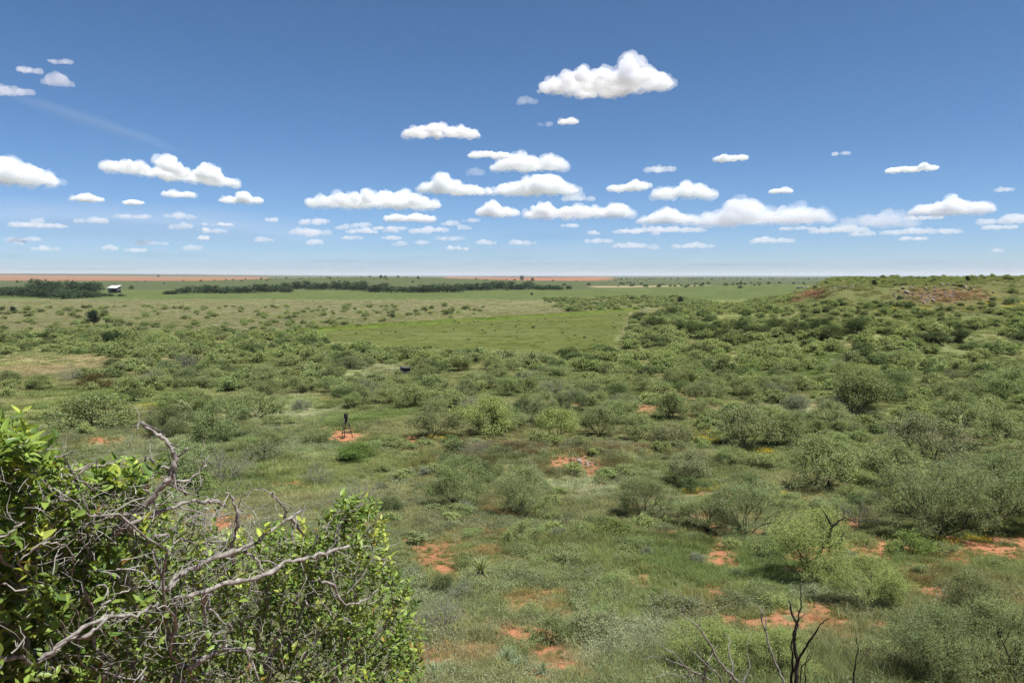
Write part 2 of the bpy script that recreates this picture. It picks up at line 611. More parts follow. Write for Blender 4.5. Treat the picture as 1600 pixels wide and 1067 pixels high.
def land(x, y, z):
    """Ground colour, bare-soil cover and the share of grass over the ground."""
    u, v, f = to_px(np.stack([x, y, z], -1))
    n1 = fbm(x / 9, y / 9, 51, 4)[:, None]
    n2 = fbm(x / 60, y / 45, 52, 3)[:, None]
    col = COL['grass'] * (1 - smooth(0.35, 0.65, n1)) + COL['grass2'] * smooth(0.35, 0.65, n1)
    col = col * (0.85 + 0.3 * n2)

    streak = (0.82 + 0.36 * fbm(x / 34 + y / 60, y / 3.2 - x / 40, 57, 3))[:, None]
    col = col * (1 + (streak - 1) * smooth(110, 200, y)[:, None])

    def lay(c, m):
        nonlocal col
        m = np.asarray(m)[:, None]
        col = col * (1 - m) + COL[c] * m
    wob = (fbm(x / 14, y / 14, 61, 3) - 0.5)
    brown = smooth(185, 235, y + 60 * wob) * (1 - smooth(560, 600, y + 40 * wob)) * (1 - smooth(25, 75, x - 0.08 * y + 60 * wob))
    lay('brown', brown * (0.75 + 0.25 * n1[:, 0]))
    lay('strip', smooth(540, 600, y + 50 * wob) * (1 - smooth(880, 960, y)))
    lay('far', smooth(880, 960, y))
    fx, fy = x + 16 * wob + 5 * (fbm(x / 3, y / 3, 62, 2) - 0.5), y + 26 * wob
    gf = in_poly(fx, fy, GREEN_FIELD).astype(float)
    lay('field', gf * (0.7 + 0.3 * n2[:, 0]))
    lay('edge', in_poly(x + 2 * wob, y + 3 * wob, FIELD_EDGE) * 0.85)
    lay('tan', in_poly(x + 1.0 * wob, y, TRACK) * 0.45)
    fw = 260 * (fbm(x / 420, y / 300, 71, 3) - 0.5)
    # ploughed red fields and a stubble strip far off
    pl = smooth(2150, 2220, y + fw * 0.4) * (1 - smooth(6800, 7200, y + fw)) * (1 - smooth(-60, 60, x + 0.33 * y + fw * 0.4 - 60 * smooth(3000, 1800, y)))
    lay('plough', pl * (0.8 + 0.2 * n2[:, 0]))
    pl2 = smooth(2700, 2800, y + fw) * (1 - smooth(8200, 8600, y)) * smooth(-40, 40, x + 0.09 * y) * (1 - smooth(-60, 60, x - 0.135 * y + fw * 0.5))
    lay('plough', pl2 * 0.95)
    lay('tan', smooth(1040, 1060, y) * (1 - smooth(1150, 1180, y)) * smooth(110, 130, x) * (1 - smooth(300, 330, x)) * 0.9)
    far_patch = smooth(0.56, 0.62, fbm(x / 900, y / 500, 91, 2)) * smooth(3600, 4300, y)
    lay('brown', far_patch * 0.6)
    col = col * (1 + (streak - 1) * (smooth(150, 230, y) * (1 - smooth(900, 1400, y)))[:, None])
    close = 1 - smooth(260, 330, y)
    lay('silver', spots(x, y, z, SILVER_SPOTS, 0.6, 13) * 0.7 * close)
    lay('tan', spots(x, y, z, TAN_SPOTS, 0.6, 14, 1.0, 2.2) * 0.9 * close)
    lay('rust', spots(x, y, z, RUST_SPOTS, 0.6, 15) * 0.7 * close)
    lay('hill', smooth(0, 25, x - 62 - 0.3 * np.maximum(y - 206, 0)) * smooth(160, 185, y) * (1 - smooth(400, 520, y)) * 0.75)
    lay('outcrop', spots(x, y, z, [(1262, 458, 26, 8), (1240, 466, 14, 5), (1470, 462, 60, 10)], 0.6, 18) * 0.75 * close)
    soil = spots(x, y, z, SOIL_SPOTS, 0.25, 16, 1.36, 2.7) * close
    soil = np.maximum(soil, 1 - smooth(1.15, 1.5, np.hypot((x - FEEDER_AT[0]) / 1.15, (y - FEEDER_AT[1] + 0.4) / 1.3) + 0.5 * (fbm(x * 2, y * 2, 8, 2) - 0.5)))
    # small bare scrapes between the tufts of the near slope
    sc = smooth(0.575, 0.615, 0.55 * fbm(x / 0.9 + 20, y / 0.9, 23, 3) + 0.45 * fbm(x / 4.0 + 20, y / 4.0, 24, 2) + 0.02) * smooth(-2, 6, x + 0.1 * y) * smooth(6, 12, y) * (1 - smooth(34, 44, y))
    sc2 = smooth(0.74, 0.78, fbm(x / 2.6 + 50, y / 2.6, 27, 4)) * smooth(40, 50, y) * (1 - smooth(95, 120, y))
    soil = np.maximum(soil, np.maximum(sc * 0.9, sc2 * 0.7))
    soil = np.maximum(soil, 1 - smooth(4, 12, y + 6 * wob))
    lay('soil', soil)
    return col, soil


def build_ground():
    a_front = np.radians(np.linspace(-46, 46, 470))
    a_back = np.radians(np.linspace(46, 314, 60))[1:-1]
    A = np.concatenate([a_front, a_back])
    R = np.concatenate([[0.0], np.geomspace(0.6, 60, 260), np.geomspace(60.6, 400, 190), np.geomspace(404, 17000, 150)])
    na, nr = len(A), len(R)
    aa, rr = np.meshgrid(A, R, indexing='ij')
    x = (rr * np.sin(aa)).ravel(); y = (rr * np.cos(aa)).ravel()
    z = ground(x, y)
    V = np.stack([x, y, z], -1)
    i = np.arange(na)[:, None]; j = np.arange(nr - 1)[None, :]
    i2 = (i + 1) % na
    q = np.stack([i * nr + j, i * nr + j + 1, i2 * nr + j + 1, i2 * nr + j], -1).reshape(-1, 4)
    q = q[:, ::-1]
    me = make_mesh('ground', V, q)
    col, soil = land(x, y, z)
    vattr(me, 'land', col)
    vattr(me, 'soil', soil, 'FLOAT')
    m, nt, out = new_mat('prairie_ground')
    L = nt.links.new
    la = N(nt, 'ShaderNodeAttribute', attribute_name='land')
    nz = noise_node(nt, 2.2, 6, 0.7)
    nzf = noise_node(nt, 0.09, 7, 0.72)
    r1 = ramp(nt, nz.outputs[0], [(0.25, (0.58, 0.58, 0.56)), (0.75, (1.3, 1.28, 1.22))])
    r2 = ramp(nt, nzf.outputs[0], [(0.3, (0.78, 0.82, 0.78)), (0.7, (1.2, 1.16, 1.12))])
    c = mul(nt, la.outputs['Color'], r1.outputs[0])
    c = mul(nt, c, r2.outputs[0])
    p = N(nt, 'ShaderNodeBsdfDiffuse')
    L(c, p.inputs[0])
    b = N(nt, 'ShaderNodeBump')
    b.inputs['Strength'].default_value = 0.7
    b.inputs['Distance'].default_value = 0.25
    nb = noise_node(nt, 3.5, 6, 0.75)
    L(nb.outputs[0], b.inputs['Height'])
    L(b.outputs[0], p.inputs['Normal'])
    L(p.outputs[0], out.inputs[0])
    o = link('ground', me, m)
    tag(o, 'rolling prairie with grass, bare red soil and far fields', kind='structure')
    return o


build_ground()
# ------------------------------------------------------------------ clouds
CLOUD_BASE = 1400.0
_tau = {}


def cloud_mat(density, colour=(0.97, 0.975, 0.98)):
    step = round(math.log(density) * 6)
    key = (step, colour)
    if key in _tau:
        return _tau[key]
    m, nt, out = new_mat('cloud_vapour')
    vsn = N(nt, 'ShaderNodeVolumePrincipled')
    vsn.inputs['Color'].default_value = (*colour, 1)
    vsn.inputs['Density'].default_value = math.exp(step / 6)
    vsn.inputs['Anisotropy'].default_value = 0.0
    nt.links.new(vsn.outputs[0], out.inputs['Volume'])
    m.cycles.homogeneous_volume = True
    _tau[key] = m
    return m


def ico():
    import bmesh
    bm = bmesh.new()
    bmesh.ops.create_icosphere(bm, subdivisions=2, radius=1.0)
    v = np.array([p.co[:] for p in bm.verts]); f = np.array([[a.index for a in t.verts] for t in bm.faces])
    bm.free()
    return v, f


ICO = ico()


def noise3(P, seed):
    return (vnoise(P[:, 0] + 0.37 * P[:, 2], P[:, 1] + 0.71 * P[:, 2], seed) + vnoise(P[:, 2] + 5.3 - 0.4 * P[:, 1], P[:, 0] - 0.29 * P[:, 1] + 9.1, seed + 3)) * 0.5


def voxel(V, F, size):
    """One closed skin over overlapping lumps."""
    me = make_mesh('cloud_lumps', V, None, F)
    tmp = bpy.data.objects.new('cloud_source', me)
    C.objects.link(tmp)
    md = tmp.modifiers.new('r', 'REMESH')
    md.mode = 'VOXEL'
    md.voxel_size = size
    m2 = bpy.data.meshes.new_from_object(tmp.evaluated_get(bpy.context.evaluated_depsgraph_get()))
    bpy.data.objects.remove(tmp)
    bpy.data.meshes.remove(me)
    return m2


def ball(bm_sub):
    import bmesh
    bm = bmesh.new()
    bmesh.ops.create_icosphere(bm, subdivisions=bm_sub, radius=1.0)
    v = np.array([p.co[:] for p in bm.verts]); f = np.array([[a.index for a in t.verts] for t in bm.faces])
    bm.free()
    return v, f


BALL1 = ball(1)


def lumps_mesh(c, r, squash, shape):
    v, f = shape
    V = (v[None] * (r[:, None, None] * np.array(squash)) + c[:, None]).reshape(-1, 3)
    F = (f[None] + (np.arange(len(r)) * len(v))[:, None, None]).reshape(-1, 3)
    return V, F


def cloud(u, v, w, h, label, thick=9.0, tilt=0.0, lumps=None, seed=0, depth=0.6):
    """A cumulus whose base is seen at (u, v), w by h pixels of the photograph: a dense core in a thin fringe."""
    rng = np.random.default_rng(1000 + seed)
    d = px_dir(u, v)
    dist = CLOUD_BASE / max(d[2], 0.028)
    c = EYE + d * dist
    k = dist / FPX
    W, H = w * k * 0.97, h * k * 0.70
    small = w < 80
    n = int(np.clip(10 + w / 3.2, 10, 70))
    t = rng.uniform(-0.5, 0.5, n)
    if small:                                              # torn scraps bunch up and leave gaps
        g = rng.uniform(-0.42, 0.42, 4)
        t = np.clip(g[rng.integers(0, 4, n)] + rng.normal(0, 0.09, n), -0.5, 0.5)
    env = (0.40 if lumps else 0.26) * (1 - (2 * np.abs(t)) ** 4) + (0.22 if lumps else 0.74) * np.clip(fbm(t * (2.6 + w / 50) + seed * 3.7, t * 0 + seed, 7, 3) * 2.1 - 0.55, 0.0, 1) * (1 - (2 * np.abs(t)) ** 2.6)
    for lt, lw, lh in lumps or ():
        env = np.maximum(env, lh * np.exp(-((t - lt) / lw) ** 2))
    r = np.clip(H * env * rng.uniform(0.16, 0.36, n), H * 0.09, W * 0.2)
    x = t * (W - 2 * r)
    z = np.maximum(H * env - r, r * 0.4) * rng.uniform(0.3, 1.0, n)
    if small:
        z += H * rng.uniform(-0.1, 0.28) * t * 2
    yy = rng.uniform(-0.5, 0.5, n) * W * depth * (1 - (2 * np.abs(t)) ** 2 * 0.8)
    P = np.column_stack([x, yy, z])
    V, F = lumps_mesh(P, r, (1.3, 1.25, 0.9), ICO)
    # small heads that sprout from the larger ones
    m = 9
    q = rng.normal(size=(n * m, 3)); q[:, 2] = np.abs(q[:, 2]) * 0.9 - 0.15; q /= np.linalg.norm(q, axis=1, keepdims=True)
    rk = np.repeat(r, m)
    V2, F2 = lumps_mesh(np.repeat(P, m, 0) + q * rk[:, None] * np.array([1.15, 1.1, 0.9]), rk * rng.uniform(0.22, 0.5, n * m), (1.15, 1.1, 0.95), BALL1)
    nb = max(5, int(w / 16))
    tb = np.linspace(-0.42, 0.42, nb) + rng.normal(0, 0.02, nb)
    rb = np.full(nb, max(H * 0.16, W / nb * 0.5)) * rng.uniform(0.75 if small else 0.7, 1.05, nb)
    V3, F3 = lumps_mesh(np.column_stack([tb * W * 0.92, rng.uniform(-0.2, 0.2, nb) * W * depth, H * (0.1 + 0.08 * rng.random(nb))]), rb, (1.25, 1.2, min(0.9, 0.2 * H / rb.max())), ICO)
    # loose shreds round the edge
    e = int(n * 1.3)
    j = rng.integers(0, n, e)
    qe = rng.normal(size=(e, 3)); qe /= np.linalg.norm(qe, axis=1, keepdims=True)
    pe = P[j] + qe * (r[j] * rng.uniform(1.15, 1.9, e))[:, None] * np.array([1.6, 1.2, 0.8])
    pe[:, 2] = np.maximum(pe[:, 2], 0.02 * H)
    shreds = lumps_mesh(pe, np.maximum(r[j] * rng.uniform(0.12, 0.3, e), 1.6 * k), (1.9, 1.3, 0.7), BALL1)
    V = np.concatenate([V, V2, V3]); F = np.concatenate([F, F2 + len(V) - len(V2) - len(V3), F3 + len(V) - len(V3)])
    size = max(1.2 * k, W / 165)
    V = np.concatenate([V, shreds[0]]); F = np.concatenate([F, shreds[1] + len(V) - len(shreds[0])])
    m2 = voxel(V, F, size)
    nv = len(m2.vertices)
    co = np.zeros(nv * 3, np.float32); m2.vertices.foreach_get('co', co); co0 = co.reshape(-1, 3).astype(float)
    nr = np.zeros(nv * 3, np.float32); m2.vertices.foreach_get('normal', nr); nr = nr.reshape(-1, 3).astype(float)
    fc = np.zeros(len(m2.polygons) * 4, np.int32)
    m2.polygons.foreach_get('vertices', fc)
    fc = fc.reshape(-1, 4)
    bpy.data.meshes.remove(m2)
    t_ = thing('cloud', label, 'cloud', c, -math.atan2(d[0], 1.0), 'fair weather clouds')
    faint = thick < 3.2
    shells = (('fringe', 1.0, thick * 0.10, 0.02),) if faint else (('core', 1.15, thick * 0.30, -0.06), ('fringe', 1.35, thick * 0.12, -0.02))
    for nm, amp, dens, inset in shells:
        co = co0 + nr * inset * H
        for q_, (sc, am) in enumerate(((H * 0.5, H * 0.15), (H * 0.22, H * 0.10), (max(H * 0.1, 4.2 * k), max(H * 0.085, 2.6 * k)))):
            bl = 1 - 2.2 * np.abs(noise3(co0 / sc + 7.7 * q_, seed * 7 + 3 + q_ + int(amp * 10)) - 0.5) * 2
            co = co + nr * (bl * am * amp)[:, None]
        low = co[:, 2] < H * 0.08
        co[low, 2] = H * 0.08 + (co[low, 2] - H * 0.08) * (0.8 if small or nm == 'fringe' else 0.4)
        co[:, 2] -= tilt * co[:, 0]
        tri = np.concatenate([fc[:, :3], fc[:, [0, 2, 3]]])
        m3 = voxel(co, tri, size * (1.15 if nm == 'core' else 1.45))
        m3.name = nm
        m3.materials.clear()
        part = link(nm, m3, cloud_mat(dens / H * (1.6 if faint else 1.0), (0.945, 0.957, 0.978) if nm == 'core' else (0.96, 0.968, 0.985)), parent=t_)
        part['kind'] = 'stuff'
    return t_


CLOUDS = [
    (945, 140, 198, 48, 'brightest cloud, alone high in the blue with a knob at its eastern end', 9, 0.0, [(0.22, 0.06, 1.05), (0.4, 0.08, 0.7), (-0.4, 0.12, 0.55)]),
    (690, 212, 118, 28, 'small domed cloud with pointed ends below and west of the brightest one', 7, 0.0, [(0.0, 0.2, 1.0)]),
    (823, 160, 30, 17, 'torn wisp of cloud hanging under the brightest cloud', 1.6, 0.0, None),
    (887, 192, 30, 10, 'tiny flat cloud below the brightest cloud', 4, 0.0, None),
    (852, 196, 22, 10, 'faint scrap of cloud beside the tiny flat one', 1.0, 0.0, None),
    (764, 244, 62, 15, 'thin cloud strip on top of a ragged middle cloud', 6, 0.0, None),
    (828, 264, 124, 30, 'ragged middle cloud under a thin strip', 4.5, 0.0, None),
    (742, 272, 28, 18, 'faint shred of cloud west of the ragged middle cloud', 1.3, 0.0, None),
    (584, 322, 208, 36, 'long wedge-shaped cloud rising eastward over the middle grove', 7, 0.0, [(0.12, 0.28, 1.0), (-0.3, 0.12, 0.45)]),
    (690, 298, 74, 32, 'round headed cloud joined above the long wedge', 6, 0.0, [(0.0, 0.2, 1.0)]),
    (836, 302, 132, 38, 'big rounded white cloud right in the middle of the sky', 8, 0.0, [(0.1, 0.3, 1.0)]),
    (738, 302, 64, 20, 'low bright cloud touching the big rounded middle one', 6, 0.0, None),
    (640, 344, 78, 16, 'flat cloud below the long wedge', 5, 0.0, None),
    (268, 276, 205, 34, 'long cloud sloping down eastward in the western sky', 8, 0.085, [(-0.05, 0.14, 1.0), (0.28, 0.12, 0.8)]),
    (22, 284, 120, 54, 'tall puffy cloud at the western end of the sky', 8, 0.0, [(-0.15, 0.2, 1.0), (0.2, 0.14, 0.6)]),
    (135, 313, 44, 14, 'small cloud just east of the tall western puff', 5, 0.0, None),
    (278, 306, 48, 14, 'small cloud directly under the sloping western cloud', 4, 0.0, None),
    (378, 315, 62, 17, 'neat small cloud east of and below the sloping cloud', 6, 0.0, None),
    (208, 318, 27, 9, 'little cloud between two small western clouds', 5, 0.0, None),
    (62, 354, 82, 13, 'flat low cloud under the tall western puff', 3, 0.0, None),
    (142, 347, 52, 10, 'thin low cloud east of the flat western one', 2, 0.0, None),
    (284, 340, 52, 10, 'thin cloud low in the west, upper one of two', 1.8, 0.0, None),
    (284, 356, 36, 11, 'small low western cloud, lower one of two', 2.4, 0.0, None),
    (484, 365, 66, 15, 'wide low cloud under the western end of the wedge', 3, 0.0, None),
    (426, 345, 20, 8, 'tiny puff above the wide low western cloud', 3, 0.0, None),
    (776, 335, 66, 26, 'puff at the western end of the low central bank', 5, 0.0, [(-0.1, 0.2, 1.0)]),
    (902, 338, 176, 32, 'long lumpy low central cloud bank', 6, 0.0, [(-0.3, 0.1, 0.9), (0.36, 0.12, 0.85)]),
    (905, 312, 52, 12, 'faint cloud lying on the low central bank', 2, 0.0, None),
    (984, 296, 66, 17, 'pointed small cloud east of the big rounded one', 5, 0.0, None),
    (1068, 307, 100, 31, 'broad cloud with a level base, east of centre', 5, 0.0, [(0.1, 0.25, 1.0)]),
    (1030, 267, 50, 14, 'small cloud above the broad level-based one', 3, 0.0, None),
    (1140, 250, 52, 11, 'thin bright cloud high in the east', 5, 0.0, None),
    (1220, 300, 30, 9, 'single dot of cloud above the wide eastern bank', 5, 0.0, None),
    (1425, 266, 68, 12, 'flat lone cloud high over the hill', 5, 0.0, None),
    (1312, 241, 26, 6, 'faintest sliver of cloud high in the east', 2, 0.0, None),
    (1044, 347, 92, 30, 'domed cloud at the western end of the wide eastern bank', 5, 0.0, [(0.0, 0.25, 1.0)]),
    (1190, 348, 208, 48, 'wide soft eastern cloud bank with many heads', 4, 0.0, [(-0.15, 0.15, 1.0), (0.3, 0.15, 0.6)]),
    (1372, 352, 110, 38, 'soft hazy cloud over the red outcrop', 3, 0.0, None),
    (1488, 333, 122, 32, 'bright heaped cloud over the pale boulders', 6, 0.0, [(0.0, 0.25, 1.0)]),
    (1572, 348, 80, 17, 'long cloud at the eastern end of the sky', 3, 0.0, None),
    (1310, 362, 84, 14, 'low streak of cloud above the near end of the hill', 2.4, 0.0, None),
    (1040, 361, 124, 12, 'flat streak under the domed eastern cloud', 2.6, 0.0, None),
    (1440, 364, 120, 12, 'low streak of cloud above the middle of the hill', 2.0, 0.0, None),
    (20, 146, 56, 20, 'thin cloud high in the west, largest of four scraps', 3, -0.1, None),
    (48, 112, 34, 11, 'small scrap of cloud high in the west, second largest', 2.4, 0.0, None),
    (90, 132, 42, 21, 'loose scrap of cloud high in the west, tallest of four', 2.4, 0.0, None),
    (95, 98, 36, 7, 'faintest of the four scraps high in the west', 1.2, 0.0, None),
    (816, 381, 42, 11, 'small low cloud just over the red field in the centre', 2.4, 0.0, None),
    (935, 378, 44, 10, 'small low cloud east of the one over the red field', 2.0, 0.0, None),
    (984, 386, 60, 9, 'lowest streak of cloud near the horizon in the centre', 1.6, 0.0, None),
    (1085, 386, 72, 9, 'lowest streak of cloud near the horizon, east of centre', 1.6, 0.0, None),
    (1206, 378, 66, 10, 'low streak of cloud over the dark scrub ridge', 1.6, 0.0, None),
    (610, 362, 26, 9, 'tiny low cloud under the flat one below the wedge', 2.2, 0.0, None),
    (565, 353, 32, 8, 'tiny flat cloud under the long wedge', 2.0, 0.0, None),
    (413, 376, 34, 9, 'tiny low cloud over the long low grove', 1.8, 0.0, None),
    (336, 363, 32, 9, 'tiny low cloud west of the long low grove', 2.0, 0.0, None),
    (734, 346, 30, 8, 'tiny cloud between the wedge and the central bank', 2.0, 0.0, None),
    (704, 374, 50, 10, 'thin broken cloud low over the middle grove', 1.5, 0.0, None),
    (238, 381, 50, 8, 'thin low cloud above the white-roofed shed', 1.3, 0.0, None),
    (1570, 298, 24, 8, 'small dot of cloud above the long eastern cloud', 2.0, 0.0, None),
]
for i, (u, v, w, h, lab, thick, tilt, lumps) in enumerate(CLOUDS):
    cloud(u, v, w, h, lab, thick, tilt, lumps, seed=i)


def cirrus(u, v, w, h, slope, label, thick, seed, layers=9):
    """A high thin streak: a long, shallow veil of ice cloud, denser towards its middle."""
    d = px_dir(u, v)
    dist = 6000.0 / d[2]
    k = dist / FPX
    t = thing('cloud', label, 'cloud', EYE + d * dist, -math.atan2(d[0], 1.0), 'fair weather clouds')
    n, m = 80, 16
    s = np.linspace(-0.5, 0.5, n); a = np.linspace(0, 2 * math.pi, m, endpoint=False)
    wav = fbm(s * 6 + seed, s * 0 + 2, seed, 2) - 0.5
    i = np.arange(n - 1)[:, None] * m; j = np.arange(m)[None]; j2 = (j + 1) % m
    q = np.stack([i + j, i + j2, i + m + j2, i + m + j], -1).reshape(-1, 4)
    t0 = np.stack([np.zeros(m - 2, int), np.arange(2, m), np.arange(1, m - 1)], -1)
    t1 = np.stack([np.zeros(m - 2, int), np.arange(1, m - 1), np.arange(2, m)], -1) + (n - 1) * m
    for L in range(layers):
        f = 1 - 0.88 * L / layers
        env = (np.sqrt(np.clip(1 - (2 * np.abs(s)) ** 2, 0.0004, 1)) * (0.85 + 0.3 * fbm(s * 4 + seed + L, s * 0 + L, seed + L, 2))) * f
        x = s * w * k * (0.45 + 0.55 * f)
        off = wav * h * k * 0.3 + (vnoise(s * 3 + L * 5, s * 0, seed + L) - 0.5) * h * k * 0.4 * (1 - f)
        V = np.stack([np.repeat(x[:, None], m, 1), env[:, None] * np.cos(a) * h * k * 1.5, env[:, None] * np.sin(a) * h * k * 0.5 + (off - x * slope)[:, None]], -1).reshape(-1, 3)
        link('veil_layer', make_mesh('veil_layer', V, q, np.concatenate([t0, t1])), cloud_mat(thick / layers * 2 / (h * k)), t)


cirrus(150, 196, 250, 26, 0.27, 'faint slanting streak of high cloud in the western sky', 0.035, 5)
cirrus(190, 348, 760, 70, 0.03, 'broad pale veil of high cloud low in the western sky', 0.07, 8)


def puffs():
    """Faint little clouds far off, low in the sky."""
    rng = np.random.default_rng(404)
    ones = ['first', 'second', 'third', 'fourth', 'fifth', 'sixth', 'seventh', 'eighth', 'ninth', 'tenth', 'eleventh', 'twelfth', 'thirteenth', 'fourteenth', 'fifteenth', 'sixteenth', 'seventeenth', 'eighteenth', 'nineteenth']
    nth = ones + [w for t in ('twent', 'thirt', 'fort') for w in [t + 'ieth'] + [f'{t}y-{o}' for o in ones[:9]]]
    for i, u in enumerate(sorted(rng.uniform(10, 1590, 44))):
        v = rng.uniform(338, 394)
        w = rng.uniform(16, 58) * (0.7 + 0.4 * (394 - v) / 56)
        cloud(u, v, w, rng.uniform(5, 10), f'tiny faint puff of cloud low above the horizon, {nth[i]} such puff from the west', rng.uniform(1.6, 2.6), 0.0, None, seed=300 + i)


puffs()


def build_veil():
    """Thin even haze layer over the whole sky, added to whiten it low down: hardly seen overhead, milky towards the horizon."""
    v, q = box_arrays(0, 0, 330, 400000, 400000, 60)
    me = make_mesh('haze_veil', v, q, smooth_shade=False)
    o = link('haze_veil', me, cloud_mat(0.005 / 60))
    tag(o, 'thin haze layer added to whiten the sky near the horizon', kind='stuff')


build_veil()

# ------------------------------------------------------------------ the air
def build_haze():
    v, q = box_arrays(0, 0, 0, 44000, 44000, 76)
    v[:, 2] += 76 / 2 - 10
    me = make_mesh('haze', v, q, smooth_shade=False)
    m, nt, out = new_mat('summer_haze')
    pv = N(nt, 'ShaderNodeVolumePrincipled')
    pv.inputs['Color'].default_value = (0.86, 0.92, 1.0, 1)
    pv.inputs['Density'].default_value = 0.000036
    pv.inputs['Anisotropy'].default_value = 0.2
    nt.links.new(pv.outputs[0], out.inputs['Volume'])
    m.cycles.homogeneous_volume = True
    o = link('haze', me, m)
    tag(o, 'pale summer haze over the far prairie', kind='stuff')


build_haze()
# ------------------------------------------------------------------ grass and weeds (nobody could count them)
M_GRASS = leaf_mat('grass_blades', (1, 1, 1), 'INSTANCER', 0.35)


def grass_patch(seed, n, radius, height, width, lean=0.35, clumps=9):
    rng = np.random.default_rng(seed)
    cc = rng.normal(0, radius * 0.55, (clumps, 2))
    k = rng.integers(0, clumps, n)
    p = cc[k] + rng.normal(0, radius * 0.2, (n, 2))
    P = np.column_stack([p, np.full(n, -0.02)])
    h = height * (0.45 + 0.75 * rng.random(n))
    az = rng.random(n) * 2 * math.pi
    ln = 2.2 * lean * (0.3 + rng.random(n)) * h
    out = np.column_stack([np.cos(az), np.sin(az)])
    sd = np.column_stack([-np.sin(az), np.cos(az)]) * (width * (0.6 + 0.8 * rng.random(n)))[:, None]
    mid = P.copy(); mid[:, :2] += out * (ln * 0.35)[:, None]; mid[:, 2] = h * 0.6
    tip = P.copy(); tip[:, :2] += out * ln[:, None]; tip[:, 2] = h
    s3 = np.column_stack([sd, np.zeros(n)])
    V = np.stack([P - s3 * 0.5, P + s3 * 0.5, mid + s3 * 0.4, mid - s3 * 0.4, tip], 1).reshape(-1, 3)
    b = np.arange(n)[:, None] * 5
    me = make_mesh('grass_patch', V, b + np.array([0, 1, 2, 3]), b + np.array([3, 2, 4]), False)
    val = (0.7 + 0.6 * rng.random(n))[:, None] * np.array([1, 1, 1.0]) * (1 + rng.normal(0, 0.06, (n, 3)))
    dry = rng.random(n) < 0.12
    val[dry] *= np.array([1.5, 1.3, 1.1])
    vattr(me, 'leaf', np.repeat(val, 5, 0))
    me.materials.append(M_GRASS)
    return me


def weed_patch(seed, n, radius, height, leaf, flower=False):
    rng = np.random.default_rng(seed)
    st = rng.normal(0, radius * 0.5, (14, 2))
    k = rng.integers(0, 14, n)
    zz = height * rng.random(n) ** 0.7
    P = np.column_stack([st[k] + rng.normal(0, 0.05, (n, 2)), zz])
    ax = np.column_stack([rng.normal(size=(n, 2)), 0.5 + 0.6 * rng.random(n)])
    V, q = leaf_quads(P, ax, leaf, leaf * 0.42, rng)
    val = (0.75 + 0.5 * rng.random(n))[:, None] * np.ones(3)
    if flower:
        f = (zz > height * 0.62)
        val[f] = np.array([2.4, 1.9, 0.35])
    me = make_mesh('weed_patch', V, q, None, False)
    vattr(me, 'leaf', np.repeat(val, 4, 0))
    me.materials.append(M_GRASS)
    return me


GRASS_KINDS = [grass_patch(1, 340, 0.42, 0.22, 0.008, 0.35, 16), grass_patch(2, 320, 0.42, 0.26, 0.008, 0.42, 14), grass_patch(3, 300, 0.4, 0.17, 0.010, 0.5, 18),
               grass_patch(4, 320, 0.5, 0.32, 0.008, 0.32, 12), grass_patch(5, 190, 0.5, 0.26, 0.018, 0.5, 14), grass_patch(6, 160, 0.55, 0.24, 0.024, 0.6, 14),
               weed_patch(7, 320, 0.45, 0.34, 0.05), weed_patch(8, 300, 0.5, 0.28, 0.045, True)]


def sector(n, r0, r1, half=45.0):
    a = np.radians(RNG.uniform(-half, half, n))
    r = np.sqrt(RNG.uniform(r0 * r0, r1 * r1, n))
    return r * np.sin(a), r * np.cos(a)


